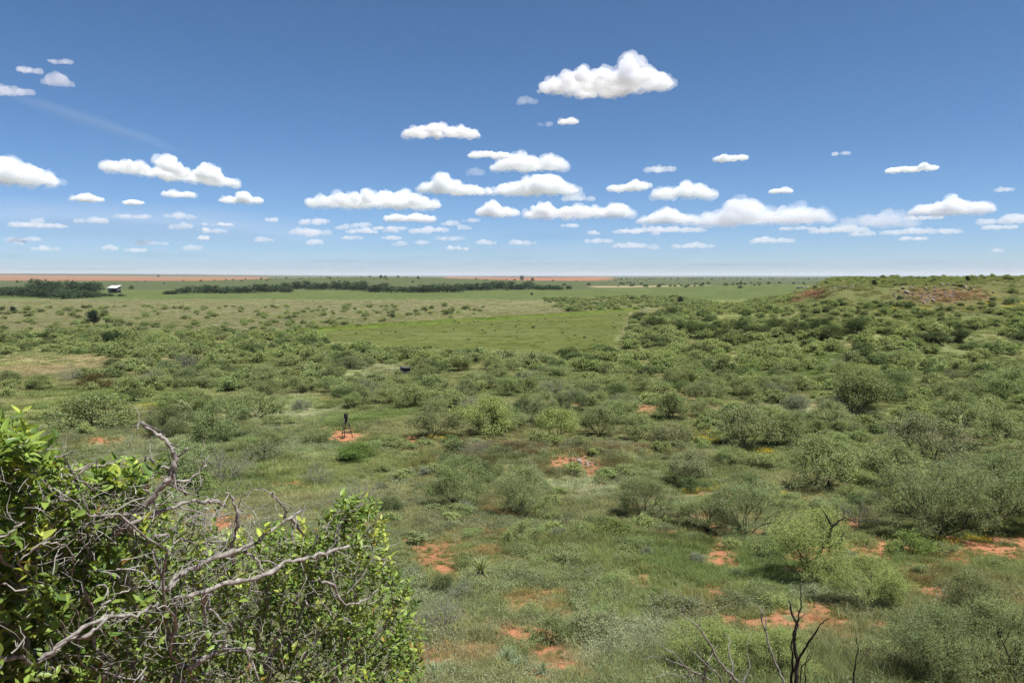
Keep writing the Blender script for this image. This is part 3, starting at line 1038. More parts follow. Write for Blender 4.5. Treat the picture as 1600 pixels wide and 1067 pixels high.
def sow_grass():
    X, Y, S, K = [], [], [], []
    for n, r0, r1, s0, s1, fine in ((4200, 5, 16, 0.7, 1.1, 1), (17000, 16, 42, 0.75, 1.25, 1), (17000, 42, 85, 0.9, 1.5, 0), (18000, 85, 170, 1.1, 1.8, 0), (20000, 170, 360, 1.5, 2.6, 0), (16000, 360, 640, 2.0, 3.4, 0)):
        x, y = sector(n, r0, r1)
        X.append(x); Y.append(y); S.append(RNG.uniform(s0, s1, n))
        k = RNG.integers(0, 5, n) if fine else RNG.integers(1, 6, n)
        K.append(k)
    x, y, s, k = map(np.concatenate, (X, Y, S, K))
    z = ground(x, y)
    col, soil = land(x, y, z)
    yel = spots(x, y, z, YELLOW_SPOTS, 0.6, 17)
    sil = spots(x, y, z, SILVER_SPOTS, 0.6, 13)
    shade_soil = soil.copy()
    for off in (0.5, 1.0):                                  # nothing tall stands right before a bare spot
        _, s2 = land(x, y + off, ground(x, y + off))
        shade_soil = np.maximum(shade_soil, s2 * (0.9 if off < 0.8 else 0.6))
    keep = RNG.random(len(x)) > shade_soil * 1.15 - 0.06
    keep &= np.hypot(x - FEEDER_AT[0], y - FEEDER_AT[1] + 0.5) > 1.9
    keep &= ~((y < 12) & (RNG.random(len(x)) < 0.5))
    # thinner cover in worn places
    worn = smooth(0.5, 0.7, fbm(x / 4.2, y / 4.2, 33, 3)) * (y < 60)
    keep &= RNG.random(len(x)) > 0.45 * worn
    n = len(x)
    tone = fbm(x / 3.4, y / 3.4, 81, 3)
    hue = fbm(x / 13, y / 13, 82, 3)
    tint = col * (1.12 + 0.1 * smooth(30, 60, y))[:, None] * (0.8 + 0.45 * tone)[:, None] * (0.88 + 0.24 * RNG.random(n))[:, None]
    g = smooth(0.48, 0.66, hue)[:, None]
    tint = tint * (1 - g) + tint * np.array([0.86, 0.98, 0.80]) * g
    near_k = (y < 90)
    weed = near_k & (RNG.random(n) < 0.04 + 0.34 * smooth(0.5, 0.68, fbm(x / 7 + 40, y / 7, 86, 3)) + 0.55 * sil)
    k = np.where(weed, 6, k)
    tint[weed] = (np.array(lin(150, 158, 128)) * (0.7 + 0.5 * RNG.random(weed.sum()))[:, None]) * 0.6 + tint[weed] * 0.4
    fl = (yel > 0.3) & (RNG.random(n) < 0.5) & (y < 260)
    k = np.where(fl, 7, k)
    tint[fl] = np.array(lin(150, 146, 70))
    hgt = (0.35 + 0.75 * fbm(x / 6, y / 6, 84, 2)) * (1 - 0.45 * smooth(150, 420, y))
    keep &= RNG.random(n) > smooth(420, 640, y)
    fld = in_poly(x, y, GREEN_FIELD)
    hgt = np.where(fld, hgt * 0.5, hgt)
    keep &= ~(fld & (RNG.random(n) < 0.8))
    dark = (RNG.random(n) < 0.16) & (y < 150)
    tint *= (1 + 0.22 * smooth(120, 220, y))[:, None]
    tint[dark] *= 0.66
    hgt = np.where(dark & (y < 120), hgt * 1.35, hgt)
    hgt = hgt * (1 - 0.55 * smooth(0.15, 0.7, soil))
    _, s3 = land(x + 0.4, y, z)
    s = s * (1 - 0.4 * np.maximum(soil, s3) * (y < 60))
    sc = np.column_stack([s, s, s * hgt])
    P = np.column_stack([x, y, z])
    # sprouts that break up the bare soil
    ex, ey = sector(60000, 9, 75)
    ez = ground(ex, ey)
    ec, es = land(ex, ey, ez)
    pick = (es > 0.25) & (np.hypot(ex - FEEDER_AT[0], ey - FEEDER_AT[1]) > 1.6) & (RNG.random(len(ex)) < 0.55)
    k2 = pick.sum()
    P = np.concatenate([P, np.column_stack([ex, ey, ez])[pick]])
    es_ = RNG.uniform(0.16, 0.42, k2)
    sc = np.concatenate([sc, np.column_stack([es_, es_, es_ * RNG.uniform(0.7, 1.2, k2)])])
    k = np.concatenate([k, RNG.integers(0, 5, k2)])
    tint = np.concatenate([tint, np.array(lin(112, 118, 74)) * RNG.uniform(0.7, 1.2, (k2, 1))])
    keep = np.concatenate([keep, np.ones(k2, bool)])
    o = scatter('grass', P[keep], RNG.random(keep.sum()) * 6.283, sc[keep], k[keep], tint[keep], GRASS_KINDS)
    tag(o, 'prairie grass, pale weeds and yellow flowers', kind='stuff')


sow_grass()
# ------------------------------------------------------------------ mesquite and other shrubs
M_MESQ = leaf_mat('mesquite_leaf', (1.10, 1.13, 1.18), 'OBJECT', 0.3)
M_MESQ_FAR = leaf_mat('brush_leaf', (1.18, 1.20, 1.22), 'INSTANCER', 0.3)
M_BARK = simple_mat('mesquite_bark', (0.018, 0.015, 0.012), (0.06, 0.05, 0.042), 9, 0.9, 0.4)
M_GREY = simple_mat('dead_wood', (0.09, 0.085, 0.075), (0.24, 0.23, 0.205), 14, 0.85, 0.4)
M_CHAR = simple_mat('charred_wood', (0.008, 0.007, 0.007), (0.035, 0.03, 0.028), 10, 0.75, 0.4)


def crown_points(rng, W, H, nclump, ntip, low=0.16, sig=0.10, flat=0.55):
    th = rng.random(nclump) * 2 * math.pi
    cz = rng.uniform(-0.45, 1.0, nclump)
    rr = np.sqrt(np.maximum(1 - cz ** 2, 0.0)) * rng.uniform(0.55, 1.0, nclump)
    lob = 1 + 0.28 * np.sin(2 * th + rng.random() * 6) + 0.18 * np.sin(3 * th + rng.random() * 6)
    c = np.column_stack([np.cos(th) * rr * W * 0.42 * lob, np.sin(th) * rr * W * 0.42 * lob, H * 0.42 + cz * H * 0.46 * rng.uniform(0.7, 1.05, nclump)])
    k = rng.integers(0, nclump, ntip)
    p = c[k] + rng.normal(0, 1, (ntip, 3)) * np.array([W * sig, W * sig, H * sig * 0.8])
    p[:, 2] = np.maximum(p[:, 2], H * low * (0.6 + 0.8 * rng.random(ntip)))
    return p


def shrub_kind(seed, W, H, nclump, ntip, per_tip, leaf, leaf_w, sig=0.10, low=0.16, r_tip=0.0045, spread=0.11, droop=0.25, mat=None, sides=4, lean=(0, 0)):
    """A shrub's two meshes: trunk (all its wood) and crown (its leaves)."""
    rng = np.random.default_rng(seed)
    tips = crown_points(rng, W, H, nclump, ntip, low, sig)
    # several stems leave the ground
    pos, par, ti = grow(tips, np.array([0.0, 0, -0.05]), rng, 0.16, 0.72, W * 0.11)
    pos[1:, :2] += rng.normal(0, W * 0.004, (len(pos) - 1, 2))
    ch, rad = skeleton_chains(pos, par, r_tip, 2.25, W * 0.022)
    wood = tube_mesh('trunk', ch, sides)
    n = ntip * per_tip
    k = np.repeat(ti, per_tip)
    f = rng.random(n)[:, None]
    base = pos[k] * (1 - 0.35 * f) + pos[par[k]] * 0.35 * f
    P = base + rng.normal(0, spread, (n, 3))
    P[:, 2] = np.maximum(P[:, 2], 0.06)
    ax = rng.normal(size=(n, 3)) + 0.5 * (P - np.array([0, 0, H * 0.4])) / W
    ax[:, 2] *= 0.6
    V, q = leaf_quads(P, ax, leaf, leaf_w, rng, droop, 1.1)
    crown = make_mesh('crown', V, q, None, False)
    cl = rng.normal(0, 0.10, ntip)
    val = (0.86 + 0.28 * rng.random(n) + np.repeat(cl, per_tip))[:, None] * np.ones(3)
    val *= 1 + rng.normal(0, 0.05, (n, 3))
    yl = rng.random(n) < 0.06
    val[yl] *= np.array([1.25, 1.18, 0.9])
    vattr(crown, 'leaf', np.repeat(np.clip(val, 0.3, 2.2), 4, 0))
    return wood, crown


def kinds(n, seed0, wood_mat, leaf_material, **kw):
    out = []
    for i in range(n):
        w, c = shrub_kind(seed0 + i, **kw)
        w.materials.append(wood_mat); c.materials.append(leaf_material)
        out.append((w, c))
    return out


K_NEAR = kinds(4, 100, M_BARK, M_MESQ, W=3.4, H=2.5, nclump=46, ntip=640, per_tip=42, leaf=0.075, leaf_w=0.013, sig=0.065, spread=0.075, r_tip=0.0035, sides=5)
K_MID = kinds(9, 200, M_BARK, M_MESQ, W=3.2, H=2.2, nclump=30, ntip=330, per_tip=26, leaf=0.115, leaf_w=0.025, sig=0.066, spread=0.085, low=0.14)
K_LOW = kinds(4, 300, M_BARK, M_MESQ, W=2.4, H=1.25, nclump=24, ntip=260, per_tip=16, leaf=0.10, leaf_w=0.03, sig=0.10, low=0.08, spread=0.08)
K_DENSE = kinds(4, 400, M_BARK, M_MESQ, W=3.0, H=2.3, nclump=34, ntip=380, per_tip=28, leaf=0.11, leaf_w=0.035, sig=0.08, low=0.07, spread=0.12)
K_SAGE = kinds(3, 500, M_GREY, M_MESQ, W=1.2, H=0.7, nclump=26, ntip=220, per_tip=16, leaf=0.07, leaf_w=0.014, sig=0.09, low=0.05, spread=0.05)
K_DEAD = kinds(3, 600, M_GREY, M_MESQ, W=2.6, H=1.8, nclump=30, ntip=420, per_tip=3, leaf=0.07, leaf_w=0.016, sig=0.10, r_tip=0.0042, spread=0.06)
KIND_MESH = {'near': K_NEAR, 'mid': K_MID, 'low': K_LOW, 'dense': K_DENSE, 'sage': K_SAGE, 'dead': K_DEAD}
KIND_W = {'near': 3.4, 'mid': 3.2, 'low': 2.4, 'dense': 3.0, 'sage': 1.2, 'dead': 2.6}

OLIVE = np.array(lin(120, 129, 88)); YGREEN = np.array(lin(132, 142, 86)); DEEP = np.array(lin(92, 104, 68)); GREYG = np.array(lin(116, 121, 90)); BRIGHT = np.array(lin(108, 124, 68))

# shrubs one can point to: base u, v, width in the photograph, kind, colour
PICKED = [
    (1268, 905, 165, 'near', YGREEN), (1352, 948, 120, 'near', YGREEN), (1168, 838, 130, 'near', OLIVE), (1012, 812, 110, 'near', OLIVE), (815, 805, 110, 'near', OLIVE), (712, 794, 120, 'near', OLIVE),
    (1468, 838, 165, 'near', OLIVE), (1556, 822, 170, 'near', OLIVE), (1105, 830, 100, 'near', OLIVE), (1285, 765, 130, 'mid', OLIVE), (1392, 765, 120, 'mid', OLIVE), (1170, 702, 120, 'mid', OLIVE), (1240, 700, 90, 'mid', OLIVE), (1345, 640, 90, 'dense', OLIVE), (1385, 628, 60, 'dense', DEEP),
    (1078, 757, 85, 'mid', GREYG), (742, 710, 46, 'dead', GREYG), (555, 802, 90, 'dead', GREYG), (500, 755, 60, 'dead', DEEP), (672, 684, 90, 'mid', OLIVE), (758, 682, 110, 'mid', YGREEN), (868, 690, 90, 'mid', YGREEN), (935, 682, 80, 'mid', OLIVE), (1000, 690, 80, 'mid', OLIVE),
    (558, 720, 66, 'dense', BRIGHT), (345, 688, 100, 'mid', OLIVE), (270, 680, 70, 'mid', DEEP), (400, 655, 80, 'mid', OLIVE), (355, 750, 90, 'dead', OLIVE), (300, 745, 90, 'mid', OLIVE), (410, 720, 60, 'low', GREYG), (150, 668, 110, 'low', OLIVE), (490, 695, 60, 'low', OLIVE),
    (1050, 700, 70, 'low', GREYG), (1450, 728, 120, 'mid', GREYG), (1298, 670, 70, 'mid', OLIVE), (1500, 668, 90, 'mid', OLIVE), (1582, 622, 64, 'mid', OLIVE), (1430, 678, 60, 'mid', OLIVE), (1095, 628, 50, 'mid', OLIVE), (1500, 628, 60, 'mid', OLIVE), (1212, 614, 46, 'dense', OLIVE),
    (950, 838, 90, 'low', BRIGHT), (1062, 968, 105, 'low', GREYG), (700, 760, 0, 'low', OLIVE), (1110, 1058, 140, 'near', YGREEN), (1215, 1064, 130, 'near', YGREEN), (1452, 1066, 150, 'near', OLIVE), (1572, 1062, 160, 'near', OLIVE), (1530, 985, 110, 'near', OLIVE),
    (880, 880, 70, 'low', OLIVE), (935, 1000, 90, 'low', GREYG), (690, 985, 80, 'dead', GREYG), (1420, 870, 70, 'low', BRIGHT), (1340, 820, 60, 'dead', GREYG), (1200, 782, 60, 'low', OLIVE), (1560, 700, 90, 'mid', OLIVE), (1590, 730, 60, 'mid', OLIVE),
    (621, 590, 24, 'low', OLIVE), (646, 588, 20, 'low', OLIVE),
    (176, 541, 34, 'dense', np.array(lin(52, 66, 44))), (420, 600, 40, 'mid', OLIVE), (150, 607, 50, 'low', np.array(lin(100, 92, 58))),
]
PICKED = [p for p in PICKED if p[2] > 0]
SAGE_PICKED = [(718, 938, 44), (638, 742, 20), (667, 742, 24), (596, 765, 20), (725, 805, 36), (1010, 870, 26), (760, 700, 20), (470, 640, 30), (1090, 880, 30), (640, 905, 30), (870, 838, 26), (1330, 880, 30), (1180, 770, 26), (1250, 640, 40), (1300, 640, 36), (1475, 655, 40)]

# cover of brush over the land: polygon in the photograph, cover, crown width (m)
BRUSH = [
    ([(480, 562), (560, 545), (700, 560), (850, 562), (980, 545), (988, 500), (1050, 490), (1200, 505), (1400, 520), (1600, 505), (1600, 560), (1600, 620), (1400, 612), (1200, 622), (1080, 650), (900, 690), (760, 695), (640, 650), (560, 640), (500, 640), (430, 610)], 0.86, (2.6, 4.9)),
    ([(0, 527), (200, 520), (480, 528), (560, 552), (480, 600), (420, 650), (260, 640), (120, 615), (0, 612)], 0.66, (2.6, 4.8)),
    ([(230, 640), (420, 640), (460, 690), (330, 770), (240, 760)], 0.35, (2.0, 3.2)),
    ([(1100, 640), (1250, 620), (1600, 620), (1600, 840), (1330, 830), (1080, 780), (1060, 700)], 0.62, (1.4, 3.0)),
    ([(560, 690), (1080, 690), (1100, 860), (600, 860)], 0.26, (0.8, 1.9)),
    ([(0, 612), (250, 640), (240, 740), (0, 660)], 0.10, (1.2, 2.4)),
    ([(1010, 462), (1240, 466), (1420, 478), (1600, 470), (1600, 512), (1400, 520), (1200, 505), (1050, 490)], 0.55, (1.6, 3.2)),
    ([(1180, 468), (1260, 440), (1400, 433), (1600, 430), (1600, 472), (1420, 480)], 0.5, (1.1, 2.4)),
    ([(0, 505), (480, 505), (600, 505), (450, 530), (0, 530)], 0.14, (2.0, 3.4)),
    ([(0, 480), (600, 478), (760, 480), (740, 496), (430, 512), (0, 508)], 0.045, (2.0, 4.2)),
    ([(850, 468), (1060, 462), (1100, 478), (990, 484), (880, 488)], 0.22, (2.2, 4.5)),
    ([(600, 845), (1600, 850), (1600, 1067), (640, 1067)], 0.10, (0.6, 1.4)),
    ([(460, 505), (980, 490), (960, 545), (640, 545)], 0.005, (0.7, 1.3)),
]
OPEN = [([(0, 556), (170, 560), (165, 586), (0, 600)]), ([(505, 655), (585, 655), (600, 700), (490, 700)]), ([(540, 578), (600, 574), (660, 580), (650, 592), (520, 600)]), ([(400, 628), (470, 615), (530, 625), (470, 665)]), ([(1120, 700), (1230, 705), (1230, 722), (1120, 718)]), ([(1130, 545), (1165, 548), (1165, 565), (1130, 560)]), ([(612, 570), (652, 570), (656, 600), (608, 600)])]


def spread_brush():
    P = []
    for poly, cover, (w0, w1) in BRUSH:
        us = [p[0] for p in poly]; vs_ = [max(p[1], 441) for p in poly]
        q = at(us, vs_)
        x0, x1 = q[:, 0].min() - 2, q[:, 0].max() + 2
        y0, y1 = q[:, 1].min() - 2, min(q[:, 1].max() + 2, 640)
        n = int((x1 - x0) * (y1 - y0) * cover / (math.pi * ((w0 + w1) / 4) ** 2) * 1.25)
        n = min(n, 9000)
        x = RNG.uniform(x0, x1, n); y = RNG.uniform(y0, y1, n)
        z = ground(x, y)
        u, v, f = to_px(np.column_stack([x, y, z]))
        ok = in_poly(u, v, poly) & (y > 14)
        for o in OPEN:
            ok &= ~in_poly(u, v, o)
        clump = fbm(x / 11, y / 11, 63, 3)
        ok &= RNG.random(n) < np.clip(0.35 + 2.6 * (clump - 0.36), 0.12, 1) * (1 if cover > 0.3 else 0.9)
        w = RNG.uniform(w0, w1, n)
        P.append(np.column_stack([x, y, z, w])[ok])
    P = np.concatenate(P)
    RNG.shuffle(P)
    # thin out crowns that sit in one another
    keep = []
    cell = {}
    taken = [(*at(u, v)[0], w / FPX * at(u, v)[0][1]) for u, v, w, *_ in PICKED]
    for t in taken:
        cell.setdefault((int(t[0] // 4), int(t[1] // 4)), []).append((t[0], t[1], t[3]))
    for x, y, z, w in P:
        i, j = int(x // 4), int(y // 4)
        bad = False
        for a in (-1, 0, 1):
            for b in (-1, 0, 1):
                for (qx, qy, qw) in cell.get((i + a, j + b), ()):
                    if math.hypot(qx - x, qy - y) < 0.29 * (w + qw):
                        bad = True; break
                if bad: break
            if bad: break
        if not bad:
            cell.setdefault((i, j), []).append((x, y, w)); keep.append((x, y, z, w))
    return np.array(keep)


SHRUBS = []           # every shrub that is a thing: dict(root, u, v, w)


def plant(name, category, kind, xyz, w, colour, label=None, group=None, variant=None, squash=1.0):
    ks = KIND_MESH[kind]
    wood, crown = ks[int(RNG.integers(0, len(ks))) if variant is None else variant]
    s = w / KIND_W[kind]
    t = thing(name, label or 'shrub', category, xyz, RNG.random() * 6.283, group, (s, s, s * squash))
    a = link('trunk', wood, parent=t)
    b = link('crown', crown, parent=t)
    b.color = (*colour, 1)
    return t


def jitter(c):
    return np.clip(np.asarray(c) * (0.82 + 0.34 * RNG.random()) * (1 + RNG.normal(0, 0.022, 3)), 0.005, 0.9)


def build_shrubs():
    for u, v, w, kind, colour in PICKED:
        p = at(u, v)[0]
        wm = w / FPX * np.linalg.norm(p - EYE)
        t = plant('mesquite_shrub', 'shrub', kind, p, wm, jitter(colour) if colour is not YGREEN else colour * 1.0, group='mesquite shrubs on the prairie', squash=0.6 if u in (558, 950, 1062) else RNG.uniform(0.82, 1.05))
        SHRUBS.append(dict(o=t, u=u, v=v, w=w, kind=kind, colour=colour))
    B = spread_brush()
    u, v, f = to_px(B[:, :3])
    pw = B[:, 3] / f * FPX
    inside = (u > -20) & (u < 1620) & (v < 1080)
    hidden = (u < 560) & (v > 735)
    order = np.argsort(-pw * inside * ~hidden)
    n_ind = 300 - len(PICKED)
    ind = order[:n_ind]
    rest = order[n_ind:]
    tone = fbm(B[:, 0] / 16, B[:, 1] / 16, 65, 3)

    def tint(i):
        r = RNG.random()
        c = OLIVE * (1 - 0.6 * tone[i]) + YGREEN * 0.6 * tone[i]
        if r < 0.14: c = DEEP * 1.0
        elif r < 0.24: c = 0.5 * (GREYG + OLIVE)
        elif r < 0.27: c = 0.5 * (BRIGHT + OLIVE)
        return jitter(c)
    for i in ind:
        r = RNG.random()
        y = B[i, 1]
        kind = 'mid' if r < 0.68 else ('dense' if r < 0.82 else ('low' if r < 0.94 else 'dead'))
        if y < 30: kind = 'near' if B[i, 3] > 1.7 else 'low'
        if B[i, 3] < 1.5: kind = 'low'
        t = plant('mesquite_shrub', 'shrub', kind, B[i, :3], B[i, 3], tint(i), group='mesquite shrubs on the prairie', squash=RNG.uniform(0.62, 1.0))
        SHRUBS.append(dict(o=t, u=u[i], v=v[i], w=pw[i], kind=kind, colour=None))
    # the rest of the brush reads as one mass
    protos = []
    for i in range(5):
        w_, c_ = shrub_kind(700 + i, W=3.0, H=2.1, nclump=26, ntip=150, per_tip=12, leaf=0.26, leaf_w=0.10, sig=0.085, spread=0.13, r_tip=0.009, sides=3, low=0.1)
        protos.append((w_, c_))
    ms = []
    for w_, c_ in protos:
        n1, n2 = len(w_.vertices), len(c_.vertices)
        v1 = np.zeros(n1 * 3, np.float32); w_.vertices.foreach_get('co', v1)
        v2 = np.zeros(n2 * 3, np.float32); c_.vertices.foreach_get('co', v2)
        lt = np.zeros(n2 * 4, np.float32); c_.attributes['leaf'].data.foreach_get('color', lt)
        qs = [tuple(p.vertices) for p in w_.polygons]
        quads = [q for q in qs if len(q) == 4]; tris = [q for q in qs if len(q) == 3]
        q2 = np.arange(n2).reshape(-1, 4) + n1
        me = make_mesh('brush', np.concatenate([v1.reshape(-1, 3), v2.reshape(-1, 3)]), np.concatenate([np.array(quads), q2]), np.array(tris), False)
        col = np.concatenate([np.tile([0.28, 0.24, 0.3, 1], (n1, 1)), lt.reshape(-1, 4)])
        vattr(me, 'leaf', col)
        me.materials.append(M_MESQ_FAR)
        ms.append(me)
        bpy.data.meshes.remove(w_); bpy.data.meshes.remove(c_)
    n = len(rest)
    s = B[rest, 3] / 3.0
    sc = np.column_stack([s, s, s * RNG.uniform(0.6, 0.98, n)])
    T = np.array([tint(i) for i in rest])
    o = scatter('brush', B[rest, :3], RNG.random(n) * 6.283, sc, RNG.integers(0, 5, n), T, ms)
    tag(o, 'mass of lower and farther mesquite brush', kind='stuff')
    print('brush', len(B), 'individual', n_ind, 'rest', n)


build_shrubs()

ORD = ['closest', 'second closest', 'third closest', 'fourth closest', 'fifth closest', 'sixth closest', 'seventh closest', 'eighth closest', 'ninth closest', 'tenth closest', 'eleventh closest', 'twelfth closest', 'thirteenth closest', 'fourteenth closest', 'fifteenth closest', 'sixteenth closest'] + [f'{k} closest' for k in ('seventeenth', 'eighteenth', 'nineteenth', 'twentieth', 'twenty-first', 'twenty-second', 'twenty-third', 'twenty-fourth', 'twenty-fifth', 'twenty-sixth', 'twenty-seventh', 'twenty-eighth', 'twenty-ninth', 'thirtieth')]
MARKS = [('the tripod feeder', 545, 672), ('the dark hunting blind', 632, 578), ('the red scar on the knoll', 905, 724), ('the dirt track', 978, 520), ('the red rock outcrop', 1290, 462), ('the pale boulders', 1480, 466),
         ('the lone dark juniper', 145, 504), ('the tan dry patch', 70, 580), ('the big yellow-green mesquite', 1268, 860), ('the yellow flower patch', 1180, 712), ('the dry-skirted yucca', 752, 897), ('the burnt snag', 1240, 1010),
         ('the bare forked branch', 270, 720), ('the bright low bush', 558, 708), ('the silvery grass patch', 925, 765), ('the dark gully shrub', 1370, 625), ('the pale clearing', 445, 640), ('the red soil strip', 1500, 852), ('the green field corner', 560, 540), ('the sagebrush below the hill', 1475, 655), ('the red soil fleck', 163, 690)]


def label_shrubs():
    by = {}
    for s in SHRUBS:
        if (s['u'], s['v']) == (1268, 905):
            s['o']['label'] = 'big yellow-green mesquite over dark trunks, beside the red soil, largest nearby'
            continue
        if s['colour'] is BRIGHT and s['u'] == 558:
            s['o']['label'] = 'bright green low bush just in front of the tripod feeder'
            continue
        d = [math.hypot(s['u'] - mu, 1.7 * (s['v'] - mv)) for _, mu, mv in MARKS]
        k = int(np.argmin(d))
        du, dv = s['u'] - MARKS[k][1], 1.7 * (s['v'] - MARKS[k][2])
        side = ('left of' if du < 0 else 'right of') if abs(du) > abs(dv) else ('beyond' if dv < 0 else 'in front of')
        by.setdefault((k, side), []).append((d[k], s))
    looks = {'near': 'feathery', 'mid': 'feathery', 'low': 'low spreading', 'dense': 'dense leafy', 'dead': 'bare grey', 'sage': 'grey'}
    for (k, side), lst in by.items():
        lst.sort(key=lambda t: t[0])
        for i, (_, s) in enumerate(lst):
            s['o']['label'] = f"{looks[s['kind']]} mesquite {side} {MARKS[k][0]}, {ORD[min(i, len(ORD) - 1)]} there"


label_shrubs()

for i, (u, v, w) in enumerate(SAGE_PICKED):
    p = at(u, v)[0]
    plant('sagebrush', 'shrub', 'sage', p, w / FPX * np.linalg.norm(p - EYE), np.array(lin(124, 130, 106)) * RNG.uniform(0.8, 1.05), group='grey sagebrush clumps')
SAGE_TEXT = ['dark grey sagebrush clump just below the dry-skirted yucca', 'small grey sagebrush in front of the feeder, nearer one of a pair', 'small grey sagebrush in front of the feeder, its pair on the knoll side', 'small grey sagebrush by the bare shrub below the feeder', 'pale sagebrush in front of the green mesquite on the knoll foot',
             'grey sagebrush beside the red scrapes below the knoll', 'small sagebrush on the knoll crest near the bare shrub', 'grey sagebrush in the pale clearing left of the feeder', 'grey sagebrush behind the paired red soil patches', 'grey sagebrush left of the red scrapes and dry-skirted yucca', 'grey sagebrush beside the prickly pear on the slope',
             'grey sagebrush between the two largest mesquites', 'small sagebrush beyond the yellow flowers on the slope', 'silvery sagebrush by the gully, western one of two', 'silvery sagebrush by the gully, eastern one of two', 'silvery sagebrush on the slope below the hill']
for o, tx in zip([o for o in C.objects if o.name.startswith('sagebrush')], SAGE_TEXT):
    o['label'] = tx
# ------------------------------------------------------------------ lone dark trees, groves far off
M_DARKLEAF = leaf_mat('dark_tree_leaf', (1, 1, 1), 'OBJECT', 0.2)


def juniper_kind(seed, W, H):
    rng = np.random.default_rng(seed)
    nl = 13
    tips = []
    for i in range(nl):                                   # boughs in ragged tiers with a gap above the ground
        a = rng.random() * 6.283; z = H * (0.26 + 0.68 * i / nl); r = W * 0.5 * (1 - 0.62 * i / nl) * rng.uniform(0.6, 1.05)
        c = np.array([math.cos(a) * r * 0.62, math.sin(a) * r * 0.62, z])
        tips.append(c + rng.normal(0, 1, (26, 3)) * np.array([W * 0.11, W * 0.11, H * 0.055]))
    tips = np.concatenate(tips)
    tips[:, 2] = np.maximum(tips[:, 2], H * 0.17)
    pos, par, ti = grow(tips, np.array([0.0, 0, -0.1]), rng, 0.06, 0.15, W * 0.12)
    ch, _ = skeleton_chains(pos, par, 0.012, 2.3, W * 0.035)
    wood = tube_mesh('trunk', ch, 5)
    per = 16
    k = np.repeat(ti, per); n = len(k)
    P = pos[k] + rng.normal(0, 0.16, (n, 3))
    V, q = leaf_quads(P, rng.normal(size=(n, 3)), 0.26, 0.10, rng)
    crown = make_mesh('crown', V, q, None, False)
    vattr(crown, 'leaf', np.repeat((0.7 + 0.6 * rng.random(n))[:, None] * np.ones(3), 4, 0))
    wood.materials.append(M_BARK); crown.materials.append(M_DARKLEAF)
    return wood, crown


def tree_kind(seed, W, H, ntip=190, per=20, leaf=0.6):
    rng = np.random.default_rng(seed)
    tips = crown_points(rng, W, H * 1.1, 26, ntip, 0.03, 0.11)
    tips[: ntip // 3, 2] *= 0.45
    pos, par, ti = grow(tips, np.array([0.0, 0, -0.1]), rng, 0.1, 0.3, W * 0.15)
    ch, _ = skeleton_chains(pos, par, 0.03, 2.2, W * 0.03)
    wood = tube_mesh('trunk', ch, 5)
    k = np.repeat(ti, per); n = len(k)
    P = pos[k] + rng.normal(0, W * 0.035, (n, 3))
    P[:, 2] = np.maximum(P[:, 2], 0.3)
    V, q = leaf_quads(P, rng.normal(size=(n, 3)), leaf, leaf * 0.5, rng, 0.1, 0.8)
    crown = make_mesh('crown', V, q, None, False)
    vattr(crown, 'leaf', np.repeat((0.7 + 0.6 * rng.random(n))[:, None] * np.ones(3), 4, 0))
    wood.materials.append(M_BARK); crown.materials.append(M_DARKLEAF)
    return wood, crown


def put_tree(name, cat, meshes, p, s, colour, label, group=None, rz=None, sq=1.0):
    t = thing(name, label, cat, p, RNG.random() * 6.28 if rz is None else rz, group, (s, s, s * sq))
    link('trunk', meshes[0], parent=t)
    c = link('crown', meshes[1], parent=t)
    c.color = (*colour, 1)
    return t


JUN = [juniper_kind(40 + i, 4.4, 4.2) for i in range(2)]
DARKG = np.array(lin(50, 66, 50))
for u, v, w, lab, k in ((146, 508, 21, 'lone dark juniper standing on the brown plain with a gap under its crown', 0), (21, 489, 9, 'small dark juniper alone far out on the brown plain', 1), (831, 462, 5, 'tiny dark juniper far out on the brown plain before the groves', 1),
                        (1512, 440, 8, 'dark juniper on the rim above the pale boulders', 1), (1366, 447, 9, 'dark juniper on the hill top between the two outcrops', 0), (1063, 474, 11, 'dark juniper at the foot of the long hill beyond the dirt track', 1)):
    p = at(u, v)[0]
    s = w / FPX * np.linalg.norm(p - EYE) / 4.4
    put_tree('juniper_tree', 'tree', JUN[k], p, s, DARKG, lab, 'dark junipers')

